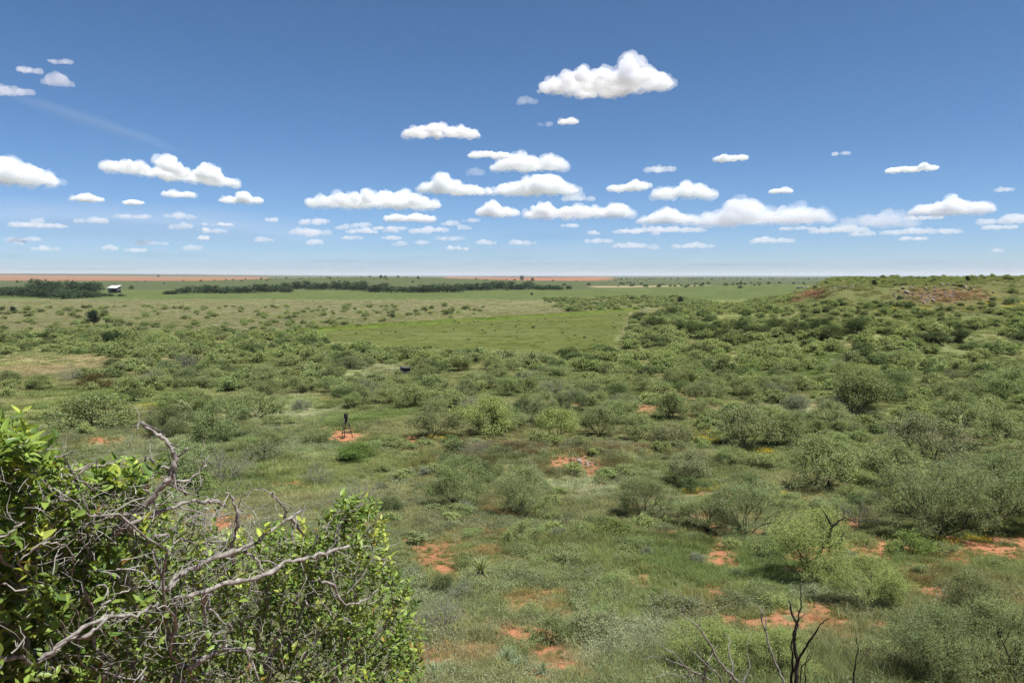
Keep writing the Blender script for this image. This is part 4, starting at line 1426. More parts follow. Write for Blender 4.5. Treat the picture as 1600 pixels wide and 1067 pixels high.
FAR_KINDS = [tree_kind(60 + i, 10.5, 9.0) for i in range(5)]
GROVES = [
    ('grove beside the white-roofed shed', [(5, 462, 26, 11), (22, 463, 26, 11), (40, 464, 26, 12), (56, 460, 26, 22), (60, 464, 24, 12), (74, 458, 22, 18), (78, 465, 30, 16), (92, 463, 24, 20), (98, 467, 30, 14), (108, 458, 26, 18), (114, 466, 28, 13), (126, 457, 24, 14), (132, 466, 26, 11), (140, 457, 22, 15), (150, 456, 22, 15), (147, 464, 22, 8), (160, 463, 14, 5), (174, 463, 12, 4), (189, 463, 12, 4), (30, 457, 24, 8), (12, 457, 20, 8)]),
    ('long low grove', [(266, 460, 20, 6), (280, 459, 20, 8), (294, 459, 18, 12), (308, 458, 20, 11), (322, 458, 22, 12), (337, 458, 22, 12), (352, 458, 22, 10), (367, 457, 22, 10), (383, 458, 24, 11), (398, 457, 24, 13), (414, 457, 22, 14), (428, 456, 24, 12), (446, 457, 22, 9), (445, 450, 14, 9), (464, 452, 20, 12)]),
    ('grove of tall trees', [(478, 452, 22, 14), (494, 453, 24, 12), (508, 453, 22, 12), (524, 453, 22, 14), (540, 453, 24, 14), (556, 454, 22, 14), (566, 452, 18, 14), (572, 455, 22, 10)]),
    ('middle grove of tall trees', [(586, 457, 24, 13), (600, 456, 22, 15), (612, 457, 24, 11), (628, 457, 24, 10), (643, 457, 24, 10), (660, 457, 24, 13), (674, 457, 24, 14), (688, 457, 24, 14), (702, 457, 24, 13), (716, 456, 24, 13)]),
    ('eastern grove', [(730, 454, 22, 12), (744, 454, 22, 13), (758, 454, 24, 14), (772, 453, 24, 14), (786, 453, 24, 14), (800, 453, 22, 14), (814, 453, 18, 10), (826, 452, 22, 14), (842, 453, 20, 8), (856, 453, 22, 8), (870, 453, 22, 8), (889, 452, 10, 6)]),
]
NTH = ['first', 'second', 'third', 'fourth', 'fifth', 'sixth', 'seventh', 'eighth', 'ninth', 'tenth', 'eleventh', 'twelfth', 'thirteenth', 'fourteenth', 'fifteenth', 'sixteenth', 'seventeenth', 'eighteenth', 'nineteenth', 'twentieth', 'twenty-first', 'twenty-second', 'twenty-third', 'twenty-fourth']
for g, lst in GROVES:
    lst = sorted(lst)
    for i, (u, v, w, h) in enumerate(lst):
        p = at(u, v)[0]
        D = np.linalg.norm(p - EYE)
        s = w / FPX * D / 10.5 * 1.12
        sq = (h / FPX * D / 9.0) / s * 0.9
        put_tree('grove_tree', 'tree', FAR_KINDS[i % 5], p, s, np.array(lin(68, 84, 62)) * RNG.uniform(0.7, 1.25), f'dark leafy tree in the {g}, {NTH[i]} from its west end', 'far groves on the plain', sq=sq)
LONE = [(595, 435, 6, 'round tree on the far crest, tallest of those against the sky'), (602, 434, 4, 'small tree on the far crest just east of the tallest one'), (622, 434, 4, 'small bushy tree on the far crest, third against the sky'), (653, 436, 5, 'small tree on the far crest above the middle grove'),
        (815, 438, 8, 'dark tree standing on the edge of the far red field'), (832, 439, 6, 'lower dark tree beside the far red field, east of the other'), (205, 452, 6, 'little round tree just east of the white-roofed shed'), (27, 442, 4, 'small tree below the red field above the shed grove'), (48, 442, 5, 'second small tree below the red field, nearer the shed grove'),
        (247, 433, 4, 'tiny tree on the far edge of the red ploughed field')]
for i, (u, v, w, lab) in enumerate(LONE):
    p = at(u, v)[0]
    s = w / FPX * np.linalg.norm(p - EYE) / 10.5
    put_tree('lone_tree', 'tree', FAR_KINDS[i % 5], p, s, np.array(lin(74, 90, 62)), lab, 'single trees far off')


def far_brush():
    """Scrub on the distant rises: too small to tell apart."""
    n = 5200
    x = RNG.uniform(-2600, 2600, n); y = RNG.uniform(620, 4200, n)
    z = ground(x, y)
    u, v, f = to_px(np.column_stack([x, y, z]))
    dens = smooth(0.5, 0.62, fbm(x / 260, y / 260, 95, 3)) * 0.35
    east = gauss(x, y, 340, 930, 230, 140) + gauss(x, y, 520, 1250, 420, 240)
    crest = gauss(x, y, -330, 1750, 460, 430)
    dens = np.clip(dens * 0.5 + east * 0.9 + crest * 0.25 + 0.9 * smooth(0.45, 0.5, fbm(x / 300, y / 120, 96, 2)) * smooth(3500, 3900, y), 0, 1)
    dens *= ~((y < 900) & (x < 150))
    col, soil = land(x, y, z)
    red = (col[:, 0] > col[:, 1] * 1.35)
    keep = (RNG.random(n) < dens) & ~red & (u > -100) & (u < 1700)
    P = np.column_stack([x, y, z])[keep]
    me = []
    for i in range(2):
        w_, c_ = tree_kind(80 + i, 5.0, 3.2, 40, 14, 0.8)
        c_.materials.clear(); c_.materials.append(M_MESQ_FAR); me.append(c_)
    k = len(P)
    s = RNG.uniform(0.5, 1.3, k) * (1 + 0.6 * smooth(2500, 4000, P[:, 1]))
    o = scatter('far_brush', P, RNG.random(k) * 6.28, s, RNG.integers(0, 2, k), np.array(lin(86, 98, 66)) * RNG.uniform(0.7, 1.2, (k, 1)), me)
    tag(o, 'scattered scrub on the distant rises', kind='stuff')


far_brush()

# dark thicket along the creek at the foot of the hill
THICK = [(1068, 520, 34), (1088, 527, 36), (1110, 524, 30), (1132, 533, 40), (1158, 522, 34), (1185, 527, 38), (1212, 517, 30), (1246, 524, 40), (1282, 519, 34), (1300, 530, 40), (1336, 523, 38), (1440, 538, 30), (1465, 538, 30), (1500, 536, 30), (1048, 500, 40), (1022, 515, 34), (1000, 505, 30)]
for i, (u, v, w) in enumerate(sorted(THICK)):
    p = at(u, v)[0]
    t = plant('thicket_bush', 'bush', 'dense', p, w / FPX * np.linalg.norm(p - EYE), np.array(lin(80, 91, 57)) * RNG.uniform(0.7, 1.15), f'dark green bush in the creek thicket below the hill, {NTH[i]} from its west end', 'dark bushes of the creek thicket', squash=RNG.uniform(0.7, 1.05))

# ------------------------------------------------------------------ tripod feeder
M_BLACK = simple_mat('black_plastic', (0.006, 0.006, 0.007), (0.014, 0.014, 0.015), 20, 0.5, 0.05)
M_STEEL = simple_mat('dull_steel', (0.03, 0.03, 0.03), (0.08, 0.075, 0.07), 25, 0.45, 0.05, 0.6)


def lathe(name, prof, sides=28):
    prof = np.array(prof, float)
    a = np.arange(sides) * 2 * math.pi / sides
    n = len(prof)
    V = np.stack([prof[:, 0][:, None] * np.cos(a), prof[:, 0][:, None] * np.sin(a), np.repeat(prof[:, 1][:, None], sides, 1)], -1).reshape(-1, 3)
    i = np.arange(n - 1)[:, None] * sides; j = np.arange(sides)[None]; j2 = (j + 1) % sides
    q = np.stack([i + j, i + j2, i + sides + j2, i + sides + j], -1).reshape(-1, 4)
    return make_mesh(name, V, q)


def build_feeder():
    p = FEEDER_AT
    s = 37.0 / FPX * np.linalg.norm(p - EYE) / 2.42
    t = thing('game_feeder', 'black barrel feeder on tripod legs, standing on bare red soil', 'feeder', p, 0.5, None, s)
    barrel = link('barrel', lathe('barrel', [(0.0, 1.66), (0.15, 1.66), (0.188, 1.70), (0.193, 1.86), (0.2, 1.87), (0.193, 1.88), (0.193, 2.08), (0.2, 2.09), (0.193, 2.10), (0.19, 2.30), (0.175, 2.33), (0.0, 2.33)]), M_BLACK, t)
    link('lid', lathe('lid', [(0.205, 2.305), (0.21, 2.345), (0.15, 2.385), (0.0, 2.40)]), M_BLACK, barrel)
    link('funnel', lathe('funnel', [(0.15, 1.66), (0.06, 1.52), (0.065, 1.40), (0.0, 1.40)]), M_BLACK, barrel)
    link('spinner_plate', lathe('spinner_plate', [(0.0, 1.37), (0.15, 1.37), (0.15, 1.385), (0.0, 1.385)]), M_STEEL, t)
    feet = []
    for k in range(3):
        a = math.radians(90 + 120 * k)
        c = np.array([math.cos(a), math.sin(a), 0])
        top = c * 0.18 + np.array([0, 0, 1.92]); foot = c * 0.64 + np.array([0, 0, -0.05])
        leg = link('leg', tube_mesh('leg', [(np.array([top, (top + foot) / 2, foot]), np.array([0.036, 0.036, 0.036]))], 8), M_STEEL, t)
        v, q = box_arrays(*(c * 0.64 + np.array([0, 0, 0.01])), 0.2, 0.2, 0.03)
        link('foot_plate', make_mesh('foot_plate', v, q, smooth_shade=False), M_STEEL, leg)
        feet.append((top, foot))
    for zf, r in ((0.50, 0.024), (0.74, 0.028)):
        pts = [a * (1 - zf) + b * zf for a, b in feet]
        for k in range(3):
            link('cross_brace', tube_mesh('cross_brace', [(np.array([pts[k], pts[(k + 1) % 3]]), np.array([r, r]))], 6), M_STEEL, t)
    v, q = box_arrays(0.30, -0.14, 1.22, 0.16, 0.1, 0.14)
    link('timer_box', make_mesh('timer_box', v, q, smooth_shade=False), M_BLACK, t)
    link('corn_pan', lathe('corn_pan', [(0.0, 0.02), (0.16, 0.03), (0.2, 0.1), (0.19, 0.1), (0.15, 0.04), (0.0, 0.035)], 20), M_BLACK, t, loc=(-0.45, -0.5, 0.0))


build_feeder()

# ------------------------------------------------------------------ hunting blind in the brush
M_BLIND = simple_mat('blind_board', (0.035, 0.035, 0.042), (0.08, 0.08, 0.095), 5, 0.7, 0.1)
M_HOLE = simple_mat('blind_inside', (0.004, 0.004, 0.004), (0.01, 0.01, 0.01), 5, 0.9, 0.0)  # near-black, stands in for the shade inside the blind


def build_blind():
    p = at(633, 584)[0]
    k = np.linalg.norm(p - EYE) / FPX
    W, H, D = 14 * k, 8.5 * k, 11 * k
    t = thing('hunting_blind', 'low dark box blind half hidden among mesquites at the field edge', 'blind', p, 0.25)
    th = 0.05
    z0 = 0.12

    def part(nm, *a, m=M_BLIND, par=t):
        return link(nm, box_mesh(nm, *a), m, par)
    # front wall in bands that leave two long window slots
    part('wall', 0, -D / 2, z0 + H * 0.2, W, th, H * 0.4)
    part('wall', 0, -D / 2, z0 + H * 0.84, W, th, H * 0.32)
    for x in (-W / 2 + 0.1, 0, W / 2 - 0.1):
        part('window_post', x, -D / 2, z0 + H * 0.54, 0.18, th, H * 0.28)
    part('wall', 0, D / 2, z0 + H / 2, W, th, H)
    for sx in (-1, 1):
        part('wall', sx * (W / 2 - th / 2), 0, z0 + H / 2, th, D - th - 0.004, H)
    part('floor_panel', 0, 0, z0 - 0.03, W + 0.06, D + 0.1, 0.06)
    r = part('roof', 0, -0.03, z0 + H + 0.04, W + 0.26, D + 0.3, 0.07)
    part('fascia', 0, -D / 2 - 0.19, z0 + H + 0.02, W + 0.27, 0.025, 0.12, m=M_STEEL, par=r)
    for sx in (-1, 1):
        for sy in (-1, 1):
            part('skid', sx * W * 0.42, sy * D * 0.4, z0 - 0.13, 0.12, 0.12, 0.14)
    part('inside_shade_sheet', 0, -D * 0.1, z0 + H * 0.5, W * 0.92, 0.02, H * 0.9, m=M_HOLE)  # dark sheet behind the slots in place of interior shade


build_blind()

# ------------------------------------------------------------------ white-roofed shed far off
M_WHITE = simple_mat('white_roof_metal', (0.6, 0.6, 0.6), (0.72, 0.72, 0.72), 1.2, 0.4, 0.05)
M_WALL = simple_mat('shed_wall', (0.05, 0.05, 0.05), (0.10, 0.095, 0.09), 1.5, 0.8, 0.1)
M_PALE = simple_mat('pale_siding', (0.55, 0.55, 0.53), (0.68, 0.68, 0.65), 1.5, 0.7, 0.1)


def build_shed():
    p = at(179, 457.5)[0]
    k = np.linalg.norm(p - EYE) / FPX
    W, D = 13.5 * k, 8 * k
    H = 8.5 * k
    t = thing('open_shed', 'open-fronted farm shed with a bright white roof beside the far grove', 'shed', p, -0.22)

    def part(nm, *a, m=M_WALL, par=t):
        return link(nm, box_mesh(nm, *a), m, par)
    v = np.array([[-W / 2 - 0.8, -D / 2 - 1.2, H * 0.74], [W / 2 + 0.8, -D / 2 - 1.2, H * 0.74], [W / 2 + 0.8, D / 2 + 0.5, H * 1.16], [-W / 2 - 0.8, D / 2 + 0.5, H * 1.16]])
    v = np.concatenate([v, v + np.array([0, 0, 0.3])])
    q = np.array([[0, 3, 2, 1], [4, 5, 6, 7], [0, 1, 5, 4], [1, 2, 6, 5], [2, 3, 7, 6], [3, 0, 4, 7]])
    r = link('roof', make_mesh('roof', v, q, smooth_shade=False), M_WHITE, t)
    for i in range(9):
        x = -W / 2 - 0.6 + i * (W + 1.2) / 8
        link('roof_rib', tube_mesh('roof_rib', [(np.array([[x, -D / 2 - 1.15, H * 0.74 + 0.33], [x, D / 2 + 0.45, H * 1.16 + 0.33]]), np.array([0.07, 0.07]))], 4), M_WHITE, r)
    part('back_wall', 0, D / 2, H * 0.5, W, 0.2, H)
    part('end_wall', W / 2 - 0.1, 0.05, H * 0.42, 0.2, D - 0.4, H * 0.84)
    part('end_wall', -W / 2 + 0.1, 0.05, H * 0.42, 0.2, D - 0.4, H * 0.84, m=M_PALE)
    for i in range(4):
        part('post', -W / 2 + 0.4 + i * (W - 0.8) / 3, -D / 2 - 0.4, H * 0.37, 0.3, 0.3, H * 0.74)


build_shed()

# ------------------------------------------------------------------ rocks
M_ROCK = simple_mat('pale_sandstone', (0.11, 0.09, 0.075), (0.31, 0.275, 0.235), 1.6, 0.9, 0.5)
M_RED = simple_mat('red_sandstone', (0.13, 0.055, 0.035), (0.30, 0.15, 0.10), 1.8, 0.9, 0.5)


def rock_mesh(seed):
    import bmesh
    rng = np.random.default_rng(seed)
    bm = bmesh.new()
    bmesh.ops.create_icosphere(bm, subdivisions=3, radius=0.5)
    v = np.array([p.co[:] for p in bm.verts]); f = np.array([[a.index for a in t.verts] for t in bm.faces])
    bm.free()
    for _ in range(9):                                    # split faces
        n = rng.normal(size=3); n /= np.linalg.norm(n)
        d = rng.uniform(0.22, 0.38)
        s = v @ n
        v = v - np.maximum(s - d, 0)[:, None] * n
    v *= np.array([1.0, 0.8, 0.62])
    v += (noise3s(v * 6, seed) - 0.5)[:, None] * 0.05
    return make_mesh('rock', v, None, f, False)


def noise3s(P, seed):
    return (vnoise(P[:, 0] + 0.4 * P[:, 2], P[:, 1] + 0.7 * P[:, 2], seed) + vnoise(P[:, 2] + 5.3, P[:, 0] - 0.3 * P[:, 1], seed + 3)) * 0.5


ROCKS = {}
for nm, m in (('pale', M_ROCK), ('red', M_RED)):
    ROCKS[nm] = [rock_mesh(20 + i) for i in range(5)]
    for r in ROCKS[nm]:
        r.materials.append(m)


def put_rock(u, v, w, kind, label, group, sink=0.2):
    p = at(u, v)[0]
    s = w / FPX * np.linalg.norm(p - EYE)
    o = link('boulder', ROCKS[kind][int(RNG.integers(0, 5))], loc=(p[0], p[1], p[2] + s * (0.3 - sink)), scale=(s, s * RNG.uniform(0.8, 1.2), s * RNG.uniform(0.8, 1.2)))
    o.rotation_euler = (RNG.uniform(-0.2, 0.2), RNG.uniform(-0.2, 0.2), RNG.random() * 6.28)
    tag(o, label, 'boulder', group)


CAP = [(1247, 451, 7), (1254, 450, 8), (1262, 450, 7), (1271, 450, 8), (1280, 451, 9), (1288, 449, 6), (1296, 449, 6), (1304, 448, 5), (1312, 448, 5), (1320, 449, 6), (1332, 447, 6), (1342, 446, 5)]
for i, (u, v, w) in enumerate(CAP):
    put_rock(u, v, w * 1.0, 'pale', f'pale cap boulder along the rim over the red outcrop, {NTH[i]} from its west end', 'cap boulders over the red outcrop')
REDS = [(1243, 456, 7), (1252, 456, 8), (1260, 457, 7), (1268, 456, 8), (1276, 458, 6), (1246, 462, 6), (1256, 463, 7), (1264, 462, 6), (1273, 463, 5), (1236, 464, 6), (1229, 467, 5), (1282, 456, 6)]
for i, (u, v, w) in enumerate(sorted(REDS)):
    put_rock(u, v, w, 'red', f'rust red block tumbled on the outcrop slope, {NTH[i]} counting from the west', 'red blocks of the outcrop')
PALES = [(1411, 451, 7), (1418, 458, 9), (1424, 450, 6), (1431, 467, 5), (1437, 470, 5), (1447, 452, 6), (1449, 446, 5), (1444, 474, 6), (1461, 449, 5), (1472, 446, 7), (1481, 445, 6), (1490, 446, 8), (1502, 447, 7), (1508, 450, 7), (1510, 443, 6), (1517, 451, 6), (1523, 449, 5), (1458, 470, 7), (1409, 479, 7), (1440, 486, 6), (1397, 462, 5), (1405, 455, 6)]
for i, (u, v, w) in enumerate(sorted(PALES)):
    put_rock(u, v, w * 1.05, 'pale', f'weathered pale boulder of the eastern hill outcrop, {NTH[i]} counting from the west', 'pale boulders of the eastern outcrop')
NEARROCK = [(893, 719, 12, 'rust stone in the red scar on the knoll, highest one', 'red'), (905, 722, 15, 'pale stone in the red scar on the knoll, widest one', 'pale'), (917, 727, 10, 'small pale stone at the lower end of the knoll scar', 'pale'), (1510, 918, 14, 'dark stone on the red soil beside the low brush', 'red'), (1556, 950, 13, 'dark stone near the snag above the red bank', 'red'), (1585, 893, 10, 'pale stone on the bare bank near the red strip', 'pale'), (1574, 914, 10, 'small pale stone on the bare bank', 'pale'), (262, 676, 16, 'pale stone behind the bare forked branch', 'pale')]
for u, v, w, lab, k in NEARROCK:
    put_rock(u, v, w, k, lab, None)


def rubble():
    us, vs_ = [], []
    for cu, cv, ru, rv, n in ((1260, 458, 26, 7, 180), (1465, 462, 70, 12, 220), (905, 724, 26, 8, 60), (1310, 449, 40, 3, 60), (1520, 925, 70, 25, 60)):
        us.append(cu + RNG.normal(0, 0.5, n) * ru); vs_.append(cv + RNG.normal(0, 0.5, n) * rv)
    us = np.concatenate(us); vs_ = np.concatenate(vs_)
    P = at(us, vs_)
    n = len(P)
    s = RNG.uniform(0.18, 0.75, n) * np.where(P[:, 1] < 100, 0.3, 1)
    P[:, 2] += s * 0.15
    kind = np.where((us < 1300) & (us > 1150) & (RNG.random(n) < 0.75), RNG.integers(5, 10, n), RNG.integers(0, 5, n))
    o = scatter('rubble', P, RNG.random(n) * 6.28, s, kind, np.ones((n, 3)), ROCKS['pale'] + ROCKS['red'], tilt=RNG.uniform(-0.5, 0.5, (n, 2)))
    tag(o, 'broken stone littering the outcrops', kind='stuff')


rubble()

# ------------------------------------------------------------------ yuccas and prickly pear
M_YUCCA = leaf_mat('yucca_leaf', (1, 1, 1), 'OBJECT', 0.15)


def yucca_mesh(seed, n=110, L=0.55):
    rng = np.random.default_rng(seed)
    el = np.arcsin(rng.uniform(-0.1, 1.0, n)); az = rng.random(n) * 6.283
    d = np.column_stack([np.cos(el) * np.cos(az), np.cos(el) * np.sin(az), np.sin(el)])
    side = np.cross(d, np.array([0, 0, 1.0]) + rng.normal(0, 0.15, (n, 3)))
    side /= np.linalg.norm(side, axis=1, keepdims=True) + 1e-9
    Ln = L * rng.uniform(0.7, 1.1, n)[:, None]
    b = np.array([0, 0, 0.12]) + d * 0.04
    w = 0.013
    mid = b + d * Ln * 0.55
    tip = b + d * Ln; tip[:, 2] -= 0.05 * L
    V = np.stack([b - side * w, b + side * w, mid + side * w * 0.8, mid - side * w * 0.8, tip], 1).reshape(-1, 3)
    k = np.arange(n)[:, None] * 5
    me = make_mesh('leaves', V, k + np.array([0, 1, 2, 3]), k + np.array([3, 2, 4]), False)
    vattr(me, 'leaf', np.repeat((0.8 + 0.4 * rng.random(n))[:, None] * np.ones(3), 5, 0))
    me.materials.append(M_YUCCA)
    return me


def skirt_mesh(seed, n=150, L=0.4):
    rng = np.random.default_rng(seed)
    az = rng.random(n) * 6.283
    z0 = rng.uniform(0.02, 0.32, n)
    b = np.column_stack([np.cos(az) * 0.07, np.sin(az) * 0.07, z0])
    tip = np.column_stack([np.cos(az) * L * rng.uniform(0.5, 1, n), np.sin(az) * L * rng.uniform(0.5, 1, n), np.maximum(z0 - rng.uniform(0.1, 0.35, n), 0.0)])
    side = np.column_stack([-np.sin(az), np.cos(az), np.zeros(n)]) * 0.012
    mid = (b + tip) / 2 + np.array([0, 0, 0.06])
    V = np.stack([b - side, b + side, mid + side, mid - side, tip], 1).reshape(-1, 3)
    k = np.arange(n)[:, None] * 5
    me = make_mesh('dead_leaves', V, k + np.array([0, 1, 2, 3]), k + np.array([3, 2, 4]), False)
    vattr(me, 'leaf', np.repeat((0.7 + 0.6 * rng.random(n))[:, None] * np.ones(3), 5, 0))
    me.materials.append(M_YUCCA)
    return me


Y_MESH = [yucca_mesh(i) for i in range(3)]
YUCCAS = [(792, 1038, 44, 'pale green yucca, larger of the pair on the near slope', 0), (813, 1048, 36, 'pale green yucca, smaller of the pair on the near slope', 1), (848, 1052, 30, 'small yucca by the red soil gully, east of the pair', 2), (683, 1062, 44, 'spiky yucca below the red soil patch near the leafy bush', 1), (645, 1060, 34, 'spiky yucca right against the leafy bush', 2), (725, 803, 40, 'silvery yucca in front of the mesquite under the knoll', 0)]
for u, v, w, lab, k in YUCCAS:
    p = at(u, v)[0]
    s = w / FPX * np.linalg.norm(p - EYE) / 0.95
    t = thing('yucca', lab, 'yucca', p, RNG.random() * 6, 'yuccas on the slope', s)
    o = link('leaves', Y_MESH[k], parent=t); o.color = (*lin(124, 138, 108), 1); o['kind'] = 'stuff'
    link('stem', tube_mesh('stem', [(np.array([[0, 0, -0.1], [0.01, 0, 0.05], [0, 0, 0.16]]), np.array([0.07, 0.07, 0.04]))], 7), M_GREY, t)
p = at(752, 908)[0]
s = 40 / FPX * np.linalg.norm(p - EYE) / 0.9
t = thing('yucca', 'yucca with a thick skirt of pale dead leaves on the slope', 'yucca', p, 0.3, 'yuccas on the slope', s)
o = link('leaves', Y_MESH[1], parent=t, loc=(0, 0, 0.28)); o.color = (*lin(134, 140, 92), 1); o['kind'] = 'stuff'
o = link('dead_leaves', skirt_mesh(3), parent=t); o.color = (*lin(170, 156, 130), 1); o['kind'] = 'stuff'
link('stem', tube_mesh('stem', [(np.array([[0, 0, -0.1], [0.01, 0, 0.2], [0, 0, 0.42]]), np.array([0.08, 0.08, 0.05]))], 7), M_GREY, t)

M_PAD = simple_mat('cactus_pad', (0.02, 0.035, 0.018), (0.05, 0.075, 0.035), 8, 0.6, 0.15)


def pad_mesh():
    import bmesh
    bm = bmesh.new()
    bmesh.ops.create_uvsphere(bm, u_segments=12, v_segments=8, radius=0.5)
    for q in bm.verts:
        x, y, z = q.co
        f = 0.72 + 0.28 * smooth(-0.5, 0.3, z)
        q.co = (x * 0.8 * f, y * 0.2, z + 0.5)
    me = bpy.data.meshes.new('pad'); bm.to_mesh(me); bm.free()
    me.materials.append(M_PAD)
    return me


PAD = pad_mesh()
for u, v, w, lab in ((736, 882, 20, 'dark prickly pear clump beside the dry-skirted yucca'), (834, 832, 16, 'dark prickly pear alone in the grass above the yucca')):
    p = at(u, v)[0]
    s = w / FPX * np.linalg.norm(p - EYE) / 0.8
    t = thing('prickly_pear', lab, 'cactus', p, RNG.random() * 6, 'prickly pears', s)
    for k in range(6):
        a = k * 1.05; r = 0.22
        base = np.array([math.cos(a) * r, math.sin(a) * r, 0.0])
        o = link('pad', PAD, parent=t, loc=base, scale=0.32)
        o.rotation_euler = (0.35 * math.sin(a), 0.35 * math.cos(a), a)
        if k % 2 == 0:
            o2 = link('pad', PAD, parent=t, loc=base * 1.4 + np.array([0, 0, 0.27]), scale=0.26)
            o2.rotation_euler = (0.2, 0.4 * math.cos(a), a + 1.2)

# ------------------------------------------------------------------ burnt snags and bare sticks on the near slope
def at_depth(u, v, d):
    return EYE + px_dir(u, v) * d


def pxchain(pts, d, r0, r1, d2=None, jit=0.0, seed=0):
    """A branch whose line passes the given pixels at depth d (to d2)."""
    rng = np.random.default_rng(seed)
    n = len(pts)
    ds = np.linspace(d, d if d2 is None else d2, n)
    P = np.array([at_depth(u, v, q) for (u, v), q in zip(pts, ds)])
    # resample smoothly with slight crookedness
    t = np.linspace(0, n - 1, (n - 1) * 4 + 1)
    Q = np.stack([np.interp(t, np.arange(n), P[:, k]) for k in range(3)], -1)
    Q[1:-1] = 0.12 * Q[:-2] + 0.76 * Q[1:-1] + 0.12 * Q[2:]
    seg = np.linalg.norm(P[-1] - P[0]) / n
    Q[1:-1] += rng.normal(0, 0.035 * seg + jit, Q[1:-1].shape)
    R = np.linspace(r0, r1, len(Q)) * (1 + rng.normal(0, 0.07, len(Q)))
    return Q, R


def snag(name, label, depth, root_px, branches, mat, category='dead shrub', sides=7):
    g = at_depth(*root_px, depth)
    gz = ground(g[0], g[1])
    root = np.array([g[0], g[1], gz])
    t = thing(name, label, category, root)
    for i, (pts, r0, r1, d1, d2) in enumerate(branches):
        Q, R = pxchain(pts, d1, r0, r1, d2, seed=i + 50)
        if i == 0 or pts[0][1] > 1040:
            Q = np.concatenate([np.array([root + np.array([0, 0, -0.1]), root * 0.4 + Q[0] * 0.6]), Q]); R = np.concatenate([[r0 * 1.3, r0 * 1.12], R])
        link('trunk' if i == 0 else 'branch', tube_mesh('branch', [(Q - root, R)], sides), mat, t)
    return t


PX9 = 5.2 / FPX                                          # half-widths in pixels at nine metres, slimmed
snag('burnt_snag', 'charred black snag with forked upright stems above the near brush', 9.0, (1245, 1090), [
    ([(1244, 1066), (1246, 1030), (1240, 1000), (1245, 975), (1237, 955), (1232, 938)], 6 * PX9, 2.2 * PX9, 9.0, 9.1),
    ([(1242, 1000), (1243, 980), (1247, 966), (1252, 948), (1251, 930), (1252, 912)], 3 * PX9, 1.1 * PX9, 9.0, 8.9),
    ([(1248, 1030), (1256, 1015), (1266, 1000), (1276, 985), (1282, 975), (1294, 966)], 3.6 * PX9, 1.1 * PX9, 9.0, 8.8),
    ([(1245, 975), (1250, 965), (1259, 958)], 2.0 * PX9, 0.8 * PX9, 9.0, 9.1),
    ([(1236, 1066), (1239, 1030), (1237, 1008), (1240, 985)], 4 * PX9, 1.5 * PX9, 9.05, 9.1),
    ([(1258, 1066), (1256, 1045), (1266, 1020)], 2.2 * PX9, 0.8 * PX9, 8.9, 8.8),
    ([(1252, 1042), (1262, 1032), (1268, 1022)], 1.6 * PX9, 0.6 * PX9, 9.0, 8.9)], M_CHAR)
snag('grey_snag', 'slim grey barkless stem leaning beside the charred snag', 9.3, (1230, 1090), [
    ([(1225, 1066), (1214, 1040), (1204, 1015), (1197, 990), (1190, 965), (1189, 953)], 3.4 * PX9, 1.8 * PX9, 9.3, 9.4),
    ([(1196, 985), (1197, 968), (1193, 955), (1186, 948)], 1.8 * PX9, 0.7 * PX9, 9.3, 9.4)], M_GREY)
snag('arching_snag', 'arching dead branches with twigs, left of the charred snag', 8.6, (1150, 1095), [
    ([(1155, 1068), (1140, 1050), (1122, 1030), (1110, 1008), (1095, 982), (1080, 970), (1062, 957)], 4 * PX9, 1.2 * PX9, 8.6, 8.3),
    ([(1140, 1068), (1146, 1040), (1138, 1018), (1141, 1000), (1132, 988)], 3 * PX9, 0.9 * PX9, 8.6, 8.9),
    ([(1098, 1068), (1104, 1040), (1094, 1020), (1083, 1000)], 3 * PX9, 0.8 * PX9, 8.6, 8.4),
    ([(1110, 1062), (1090, 1052), (1072, 1042), (1045, 1030), (1030, 1016)], 2.6 * PX9, 0.8 * PX9, 8.6, 8.2),
    ([(1090, 1052), (1070, 1058), (1045, 1052), (1022, 1058)], 1.6 * PX9, 0.7 * PX9, 8.5, 8.2),
    ([(1072, 1042), (1050, 1020), (1030, 1005), (1008, 990)], 1.6 * PX9, 0.6 * PX9, 8.4, 8.1),
    ([(1130, 1068), (1118, 1048), (1098, 1034), (1076, 1012), (1064, 990)], 2.2 * PX9, 0.7 * PX9, 8.5, 8.2),
    ([(1160, 1068), (1172, 1040), (1166, 1012), (1174, 990)], 2.0 * PX9, 0.7 * PX9, 8.7, 8.9),
    ([(1045, 1030), (1022, 1024), (1000, 1030)], 1.1 * PX9, 0.5 * PX9, 8.3, 8.1),
    ([(1092, 980), (1094, 968), (1090, 960)], 1.2 * PX9, 0.5 * PX9, 8.4, 8.4),
    ([(1104, 1040), (1112, 1022), (1122, 1005)], 1.6 * PX9, 0.6 * PX9, 8.5, 8.7)], M_GREY)
snag('upright_stick', 'single thin black dead stem standing right of the charred snag', 9.6, (1335, 1095), [
    ([(1333, 1066), (1336, 1040), (1341, 1012), (1337, 992)], 2.6 * PX9, 1.0 * PX9, 9.6, 9.6),
    ([(1335, 1045), (1326, 1030), (1318, 1010)], 1.2 * PX9, 0.5 * PX9, 9.6, 9.5),
    ([(1336, 1040), (1352, 1022), (1362, 1008)], 1.2 * PX9, 0.5 * PX9, 9.6, 9.7)], M_CHAR)
PX24 = 24.0 / FPX
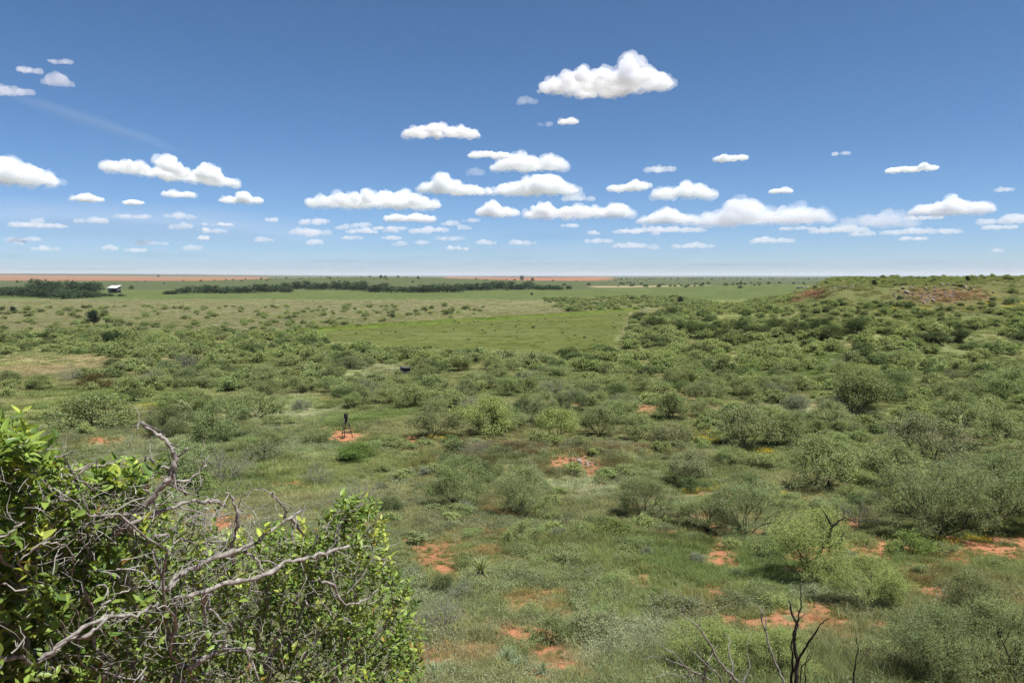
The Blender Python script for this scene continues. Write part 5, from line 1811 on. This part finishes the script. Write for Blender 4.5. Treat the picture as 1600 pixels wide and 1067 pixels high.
snag('dead_limb', 'bare black limb forking above the big yellow-green mesquite', 24.0, (1268, 905), [
    ([(1270, 890), (1278, 868), (1290, 845), (1296, 835), (1301, 822), (1310, 814), (1322, 808)], 3.2 * PX24, 1.0 * PX24, 24.0, 23.6),
    ([(1300, 824), (1296, 814), (1290, 804), (1284, 795)], 1.8 * PX24, 0.7 * PX24, 23.8, 23.7),
    ([(1310, 850), (1316, 846), (1314, 838), (1320, 832)], 1.8 * PX24, 0.7 * PX24, 23.4, 23.4)], M_CHAR)
# ------------------------------------------------------------------ leafy bush at the edge of the bluff
M_LEAF = leaf_mat('bush_leaf', (1, 1, 1), 'OBJECT', 0.36, gloss=0.012)
M_TWIG = simple_mat('grey_twig', (0.05, 0.045, 0.038), (0.36, 0.335, 0.295), 34, 0.9, 0.9)

M_DRY = simple_mat('pale_dry_twig', (0.12, 0.112, 0.10), (0.38, 0.36, 0.325), 20, 0.9, 0.4)


def bush_depth(u):
    return 2.3 + 1.55 * np.clip(np.asarray(u, float) / 640.0, -0.3, 1.1)


TOP_U = np.array([-260, -120, 0, 28, 50, 78, 100, 135, 170, 215, 240, 262, 300, 330, 365, 410, 445, 480, 505, 525, 545, 575, 592, 602, 615, 632, 648, 655], float)
TOP_V = np.array([720, 690, 690, 676, 708, 712, 742, 745, 738, 735, 742, 765, 790, 785, 800, 812, 822, 830, 822, 800, 790, 792, 815, 850, 895, 915, 950, 1000], float)


def leaf_proto(seed):
    rng = np.random.default_rng(seed)
    w = 0.21 + 0.05 * rng.random(); f = 0.05 + 0.05 * rng.random(); c = 0.10 + 0.16 * rng.random()
    z = lambda t: -c * t * t
    V = np.array([[0, 0, 0], [0.35, 0, z(.35) - f * .6], [0.7, 0, z(.7) - f * .5], [1.0, 0, z(1.0)],
                  [0.32, w, z(.35) + f], [0.68, w * .72, z(.7) + f * .8], [0.32, -w, z(.35) + f], [0.68, -w * .72, z(.7) + f * .8]])
    T = np.array([[0, 1, 4], [0, 6, 1], [2, 3, 5], [2, 7, 3]])
    Q = np.array([[1, 2, 5, 4], [1, 6, 7, 2]])
    return V, Q, T


LEAVES = [leaf_proto(i) for i in range(4)]
LEAF_MESH = []
for V_, Q_, T_ in LEAVES:
    me = make_mesh('leaf', V_, Q_, T_)
    vattr(me, 'leaf', np.ones((8, 3)))
    me.materials.append(M_LEAF)
    LEAF_MESH.append(me)

DEAD = [  # pixels, half-width in pixels at start and end, nearer than the bush by
    ([(190, 826), (212, 803), (236, 778), (256, 757), (267, 746), (272, 728), (274, 714), (267, 696), (250, 681), (233, 669), (219, 661)], 7.5, 2.6, 0.05),
    ([(274, 718), (285, 709), (293, 700)], 3.2, 2.6, 0.05),
    ([(268, 731), (246, 730), (236, 719), (224, 714)], 2.6, 1.5, 0.05),
    ([(268, 752), (294, 750), (309, 738), (322, 728), (327, 711)], 3.0, 0.9, 0.05),
    ([(219, 661), (214, 665), (216, 671)], 1.8, 1.0, 0.05),
    ([(196, 822), (236, 805), (267, 792), (294, 783), (320, 782), (338, 784), (352, 792)], 4.2, 2.4, 0.1),
    ([(361, 848), (372, 818), (369, 790), (361, 775), (352, 770)], 3.6, 2.0, 0.1),
    ([(266, 918), (276, 900), (297, 887), (338, 869), (375, 861), (390, 850), (408, 838), (437, 820), (456, 807), (474, 795)], 6.8, 2.2, 0.12),
    ([(448, 812), (446, 800), (439, 786), (424, 770), (406, 758)], 2.6, 1.0, 0.12),
    ([(456, 809), (457, 838), (461, 857)], 2.6, 1.2, 0.12),
    ([(322, 922), (359, 908), (417, 898), (445, 879), (470, 872), (495, 865), (522, 858), (545, 853)], 5.0, 3.0, 0.15),
    ([(380, 862), (394, 868), (408, 880), (414, 898)], 2.6, 2.2, 0.15),
    ([(58, 1033), (99, 1003), (136, 976), (165, 962), (214, 960), (232, 950), (247, 941)], 4.4, 2.0, 0.2),
    ([(100, 1002), (140, 990), (165, 968), (176, 956)], 4.4, 2.8, 0.2),
    ([(157, 953), (172, 938), (186, 927), (204, 920), (223, 917), (248, 908)], 2.2, 0.9, 0.2),
    ([(214, 960), (240, 952), (268, 944), (275, 940)], 1.8, 0.9, 0.2),
    ([(276, 1056), (309, 1032), (346, 1013), (396, 1014)], 7.0, 4.0, -0.1),
    ([(318, 946), (332, 952), (342, 966), (363, 978), (352, 990), (350, 1006)], 2.2, 1.4, 0.1),
    ([(499, 908), (520, 914), (530, 934), (540, 946), (560, 940), (577, 932), (590, 921)], 3.0, 1.6, 0.15),
    ([(518, 914), (526, 902), (532, 894)], 1.8, 0.9, 0.15),
    ([(28, 880), (62, 848), (88, 846), (104, 852), (118, 868), (112, 900)], 2.0, 1.2, 0.15),
    ([(0, 838), (22, 828), (38, 816)], 2.4, 1.4, 0.15),
    ([(112, 735), (140, 726), (164, 728), (186, 718)], 2.4, 0.9, 0.1),
    ([(120, 742), (135, 731), (150, 722)], 2.4, 1.2, 0.1),
    ([(86, 714), (100, 713), (108, 708), (120, 704)], 1.6, 0.8, 0.1),
    ([(100, 713), (104, 704), (102, 700)], 1.2, 0.6, 0.1),
    ([(196, 820), (190, 800), (180, 768)], 1.6, 0.9, 0.1),
    ([(145, 800), (150, 825), (160, 848)], 1.6, 1.2, 0.1),
    ([(270, 936), (300, 930), (326, 922)], 3.4, 4.2, 0.1),
    ([(395, 764), (420, 767), (462, 800)], 0.9, 0.7, 0.1),
    ([(232, 905), (262, 862), (285, 838), (310, 850), (355, 845)], 1.6, 1.2, 0.05),
    ([(238, 838), (270, 836), (300, 846)], 3.0, 1.6, 0.05),
]


def build_bush():
    rng = np.random.default_rng(77)
    root = np.array([-1.35, 3.05, 0.0]); root[2] = ground(root[0], root[1])
    t = thing('leafy_bush', 'leafy green bush with tangled bare grey branches on the bluff edge', 'bush', root)
    # where shoots end: through the whole body of the bush
    n = 1700
    u = rng.uniform(-240, 655, n * 2); top = np.interp(u, TOP_U, TOP_V)
    f = rng.random(n * 2) ** 1.0
    v = top + 6 + f * (1230 - top)
    dd = bush_depth(u) + rng.normal(0, 0.13, n * 2) + 0.25 * f * rng.random(n * 2) + 0.25 * rng.random(n * 2)
    # a hollow above the middle where the slope shows through
    hollow = ((u - 385) / 48) ** 2 + ((v - 815) / 32) ** 2 < 1
    hollow |= (((u - 330) / 60) ** 2 + ((v - 815) / 30) ** 2 < 1) & (rng.random(n * 2) < 0.6)
    ok = ~hollow
    u, v, dd = u[ok][:n], v[ok][:n], dd[ok][:n]
    # the thick far side, so that little shows through
    n2 = 1500
    u2 = rng.uniform(-200, 640, n2); t2 = np.interp(u2, TOP_U, TOP_V); v2 = t2 + 35 + rng.random(n2) ** 0.85 * (1180 - t2)
    d2 = bush_depth(u2) + rng.uniform(0.25, 0.75, n2)
    k2 = ~((((u2 - 385) / 50) ** 2 + ((v2 - 815) / 34) ** 2 < 1))
    u = np.concatenate([u, u2[k2]]); v = np.concatenate([v, v2[k2]]); dd = np.concatenate([dd, d2[k2]])
    # tall shoots along the outline
    ou = np.concatenate([rng.uniform(-20, 120, 26), rng.uniform(480, 640, 30), rng.uniform(160, 260, 10)])
    ov = np.interp(ou, TOP_U, TOP_V) + rng.uniform(-4, 26, len(ou))
    u = np.concatenate([u, ou]); v = np.concatenate([v, ov]); dd = np.concatenate([dd, bush_depth(ou) + rng.normal(0, 0.08, len(ou))])
    P = np.array([at_depth(a, b, c) for a, b, c in zip(u, v, dd)])
    P[:, 2] = np.maximum(P[:, 2], ground(P[:, 0], P[:, 1]) + 0.15)
    starts = np.array([at_depth(*pts[0], bush_depth(pts[0][0]) - near + 0.03) for pts, _a, _b, near in DEAD])
    pos, par, tips = grow(np.concatenate([P, starts]), root + np.array([0, 0, -0.05]), rng, 0.17, 0.5, 0.13)
    ch, rad = skeleton_chains(pos, par, 0.0017, 2.35, 0.045)
    big = [c for c in ch if c[1].max() > 0.009]
    small = [c for c in ch if c[1].max() <= 0.009]
    link('trunk', tube_mesh('trunk', [(p - root, r) for p, r in big], 7), M_TWIG, t)
    o = link('twigs', tube_mesh('twigs', [(p - root, r) for p, r in small], 5), M_TWIG, t); o['kind'] = 'stuff'
    # bare weathered branches
    for i, (pts, r0, r1, near) in enumerate(DEAD):
        d0 = bush_depth(pts[0][0]) - near; d1 = bush_depth(pts[-1][0]) - near - 0.05
        k = 0.5 * (d0 + d1) / FPX * 0.84
        Q, R = pxchain(pts, d0, r0 * k, r1 * k, d1, jit=0.0022, seed=i)
        st = tips[len(P) + i]
        Q = np.concatenate([pos[par[st]][None], (0.5 * pos[par[st]] + 0.5 * Q[0])[None] + rng.normal(0, 0.006, 3), Q]); R = np.concatenate([[R[0] * 0.8, R[0] * 0.95], R])
        R = R * (1 + 0.18 * rng.normal(size=len(R)))
        side = [(Q - root, R)]
        # thorny spurs
        for _ in range(len(Q) // 9):                      # side twigs, crooked like the branch
            j = int(rng.integers(2, len(Q) - 1)); e = rng.normal(size=3); e[2] += 0.3; e /= np.linalg.norm(e)
            sp = [Q[j]]
            for _s in range(4):
                e = e + rng.normal(0, 0.4, 3); e /= np.linalg.norm(e); sp.append(sp[-1] + e * rng.uniform(0.015, 0.045))
            side.append((np.array(sp) - root, R[j] * np.array([0.5, 0.4, 0.32, 0.24, 0.12])))
        for _ in range(max(1, len(Q) // 7)):
            j = rng.integers(1, len(Q) - 1)
            dv = rng.normal(size=3); dv /= np.linalg.norm(dv)
            L = rng.uniform(0.02, 0.07)
            side.append((np.array([Q[j], Q[j] + dv * L * 0.5 + rng.normal(0, 0.004, 3), Q[j] + dv * L]) - root, np.array([R[j] * 0.4, R[j] * 0.3, 0.0012])))
        link('bare_branch', tube_mesh('bare_branch', side, 8), M_TWIG, t)
    # dry twiglets in the tangle
    tw = []
    for _ in range(750):
        a = rng.uniform(-40, 600) if rng.random() < 0.45 else rng.normal(300, 120); b = np.interp(a, TOP_U, TOP_V) + (rng.uniform(25, 380) if rng.random() < 0.5 else abs(rng.normal(40, 90)))
        if b > 1120:
            continue
        p0 = at_depth(a, b, bush_depth(a) + rng.uniform(-0.2, 0.14))
        d = rng.normal(size=3); d[2] += 0.4; d /= np.linalg.norm(d)
        L = rng.uniform(0.05, 0.2)
        r = rng.uniform(0.0009, 0.0028) * (1.5 if rng.random() < 0.1 else 1)
        Q = [p0]
        for _s in range(5):                               # crooked, turning at every bud
            d = d + rng.normal(0, 0.34, 3); d /= np.linalg.norm(d)
            Q.append(Q[-1] + d * L / 5)
        Q = np.array(Q)
        tw.append((Q - root, r * np.linspace(1, 0.35, 6)))
        for _s in range(int(rng.integers(1, 4))):
            j = int(rng.integers(1, 5)); e = d + rng.normal(0, 0.8, 3); e /= np.linalg.norm(e); l2 = L * rng.uniform(0.15, 0.45)
            tw.append((np.array([Q[j], Q[j] + e * l2 * 0.5 + rng.normal(0, 0.06 * l2, 3), Q[j] + e * l2]) - root, r * np.array([0.7, 0.55, 0.25])))
    o = link('dry_twigs', tube_mesh('dry_twigs', tw, 4), M_DRY, t); o['kind'] = 'stuff'
    # leaves along the shoots
    L_pos, L_ax, L_len, L_tone = [], [], [], []
    for i, ti in enumerate(tips[: len(P)]):
        p1 = pos[ti]; p0 = pos[par[ti]]
        uu, vv, _ = to_px(p1)
        if vv > 1180 or uu < -160:
            continue
        dirn = p1 - p0; ln = np.linalg.norm(dirn) + 1e-6; dirn = dirn / ln
        shoot = dirn * 0.6 + np.array([0, 0, 0.7]) + rng.normal(0, 0.25, 3); shoot /= np.linalg.norm(shoot)
        topv = np.interp(uu, TOP_U, TOP_V)
        outer = np.clip(1 - (vv - topv) / 260, 0.0, 1)
        dense = 0.45 + 0.55 * vnoise(uu / 70, vv / 70, 5)
        m = int(rng.integers(6, 12) * (0.5 + 0.8 * dense) + 4 * outer)
        if abs(uu - 330) < 230 and vnoise(uu / 45 + 3, vv / 45, 21) < 0.42 and outer < 0.85:
            m = (2 * m) // 3
        fresh = rng.random() < 0.06 + 0.18 * outer
        for q in range(m):
            s = q / max(m - 1, 1)
            P0 = p1 + shoot * (s * 0.12 - 0.05) + rng.normal(0, 0.006, 3)
            a = q * 2.4 + rng.random() * 0.8
            e1 = np.cross(shoot, [0.3, 0.2, 1.0]); e1 /= np.linalg.norm(e1) + 1e-9; e2 = np.cross(shoot, e1)
            ax = (e1 * math.cos(a) + e2 * math.sin(a)) * 0.9 + shoot * (0.35 + 0.6 * s) + rng.normal(0, 0.15, 3)
            L_pos.append(P0); L_ax.append(ax / np.linalg.norm(ax)); L_len.append(rng.uniform(0.026, 0.05) * (1.2 if uu < 260 else 0.98)); L_tone.append(1.0 if fresh and s > 0.4 else 0.0)
    L_pos = np.array(L_pos); L_ax = np.array(L_ax); L_len = np.array(L_len); L_tone = np.array(L_tone)
    n = len(L_pos)
    up = np.array([0, 0, 1.0]) + rng.normal(0, 0.45, (n, 3))
    sd = np.cross(up, L_ax); sd /= np.linalg.norm(sd, axis=1, keepdims=True) + 1e-9
    nrm = np.cross(L_ax, sd)
    base = np.array(lin(122, 144, 68)); young = np.array(lin(168, 180, 84)); deep = np.array(lin(88, 112, 56))
    r = rng.random(n)[:, None]
    col = base * (0.7 + 0.6 * r)
    dk = rng.random(n) < 0.3
    col[dk] = deep * (0.8 + 0.5 * r[dk])
    ny = L_tone > 0
    col[ny] = young * (0.7 + 0.45 * r[ny])
    br = rng.random(n) < 0.012
    col[br] = np.array(lin(150, 122, 66)) * (0.6 + 0.6 * r[br])
    L_len *= 0.75 + 0.5 * rng.random(n)
    kind = rng.integers(0, 4, n)
    uu, vv, ff = to_px(L_pos)
    # the largest leaves in clear view are leaves of their own
    vis = (vv < 1064) & (uu > 2) & (uu < 660)
    score = L_len / ff * vis * (1.0 + 0.8 * (vv - np.interp(uu, TOP_U, TOP_V) < 70)) * (ff < bush_depth(uu) + 0.08)
    own = np.argsort(-score)[:300]
    mine = np.zeros(n, bool); mine[own] = True
    from mathutils import Matrix
    for i in own:
        M = Matrix(((L_ax[i][0] * L_len[i], sd[i][0] * L_len[i], nrm[i][0] * L_len[i], L_pos[i][0] - root[0]),
                    (L_ax[i][1] * L_len[i], sd[i][1] * L_len[i], nrm[i][1] * L_len[i], L_pos[i][1] - root[1]),
                    (L_ax[i][2] * L_len[i], sd[i][2] * L_len[i], nrm[i][2] * L_len[i], L_pos[i][2] - root[2]), (0, 0, 0, 1)))
        o = link('leaf', LEAF_MESH[kind[i]], parent=t)
        o.matrix_local = M
        o.color = (*col[i], 1)
    VV, QQ, TT, CC = [], [], [], []
    b = 0
    for k in range(4):
        sel = np.where((~mine) & (kind == k))[0]
        V_, Q_, T_ = LEAVES[k]
        Lk = L_len[sel][:, None, None]
        W = L_pos[sel][:, None, :] + Lk * (V_[None, :, 0:1] * L_ax[sel][:, None, :] + V_[None, :, 1:2] * sd[sel][:, None, :] + V_[None, :, 2:3] * nrm[sel][:, None, :])
        VV.append(W.reshape(-1, 3) - root)
        off = (b + np.arange(len(sel)) * 8)[:, None, None]
        QQ.append((Q_[None] + off).reshape(-1, 4)); TT.append((T_[None] + off).reshape(-1, 3))
        CC.append(np.repeat(col[sel], 8, 0))
        b += len(sel) * 8
    me = make_mesh('leaves', np.concatenate(VV), np.concatenate(QQ), np.concatenate(TT))
    vattr(me, 'leaf', np.concatenate(CC))
    o = link('leaves', me, M_LEAF, t)
    o['kind'] = 'stuff'
    print('bush leaves', n)


build_bush()
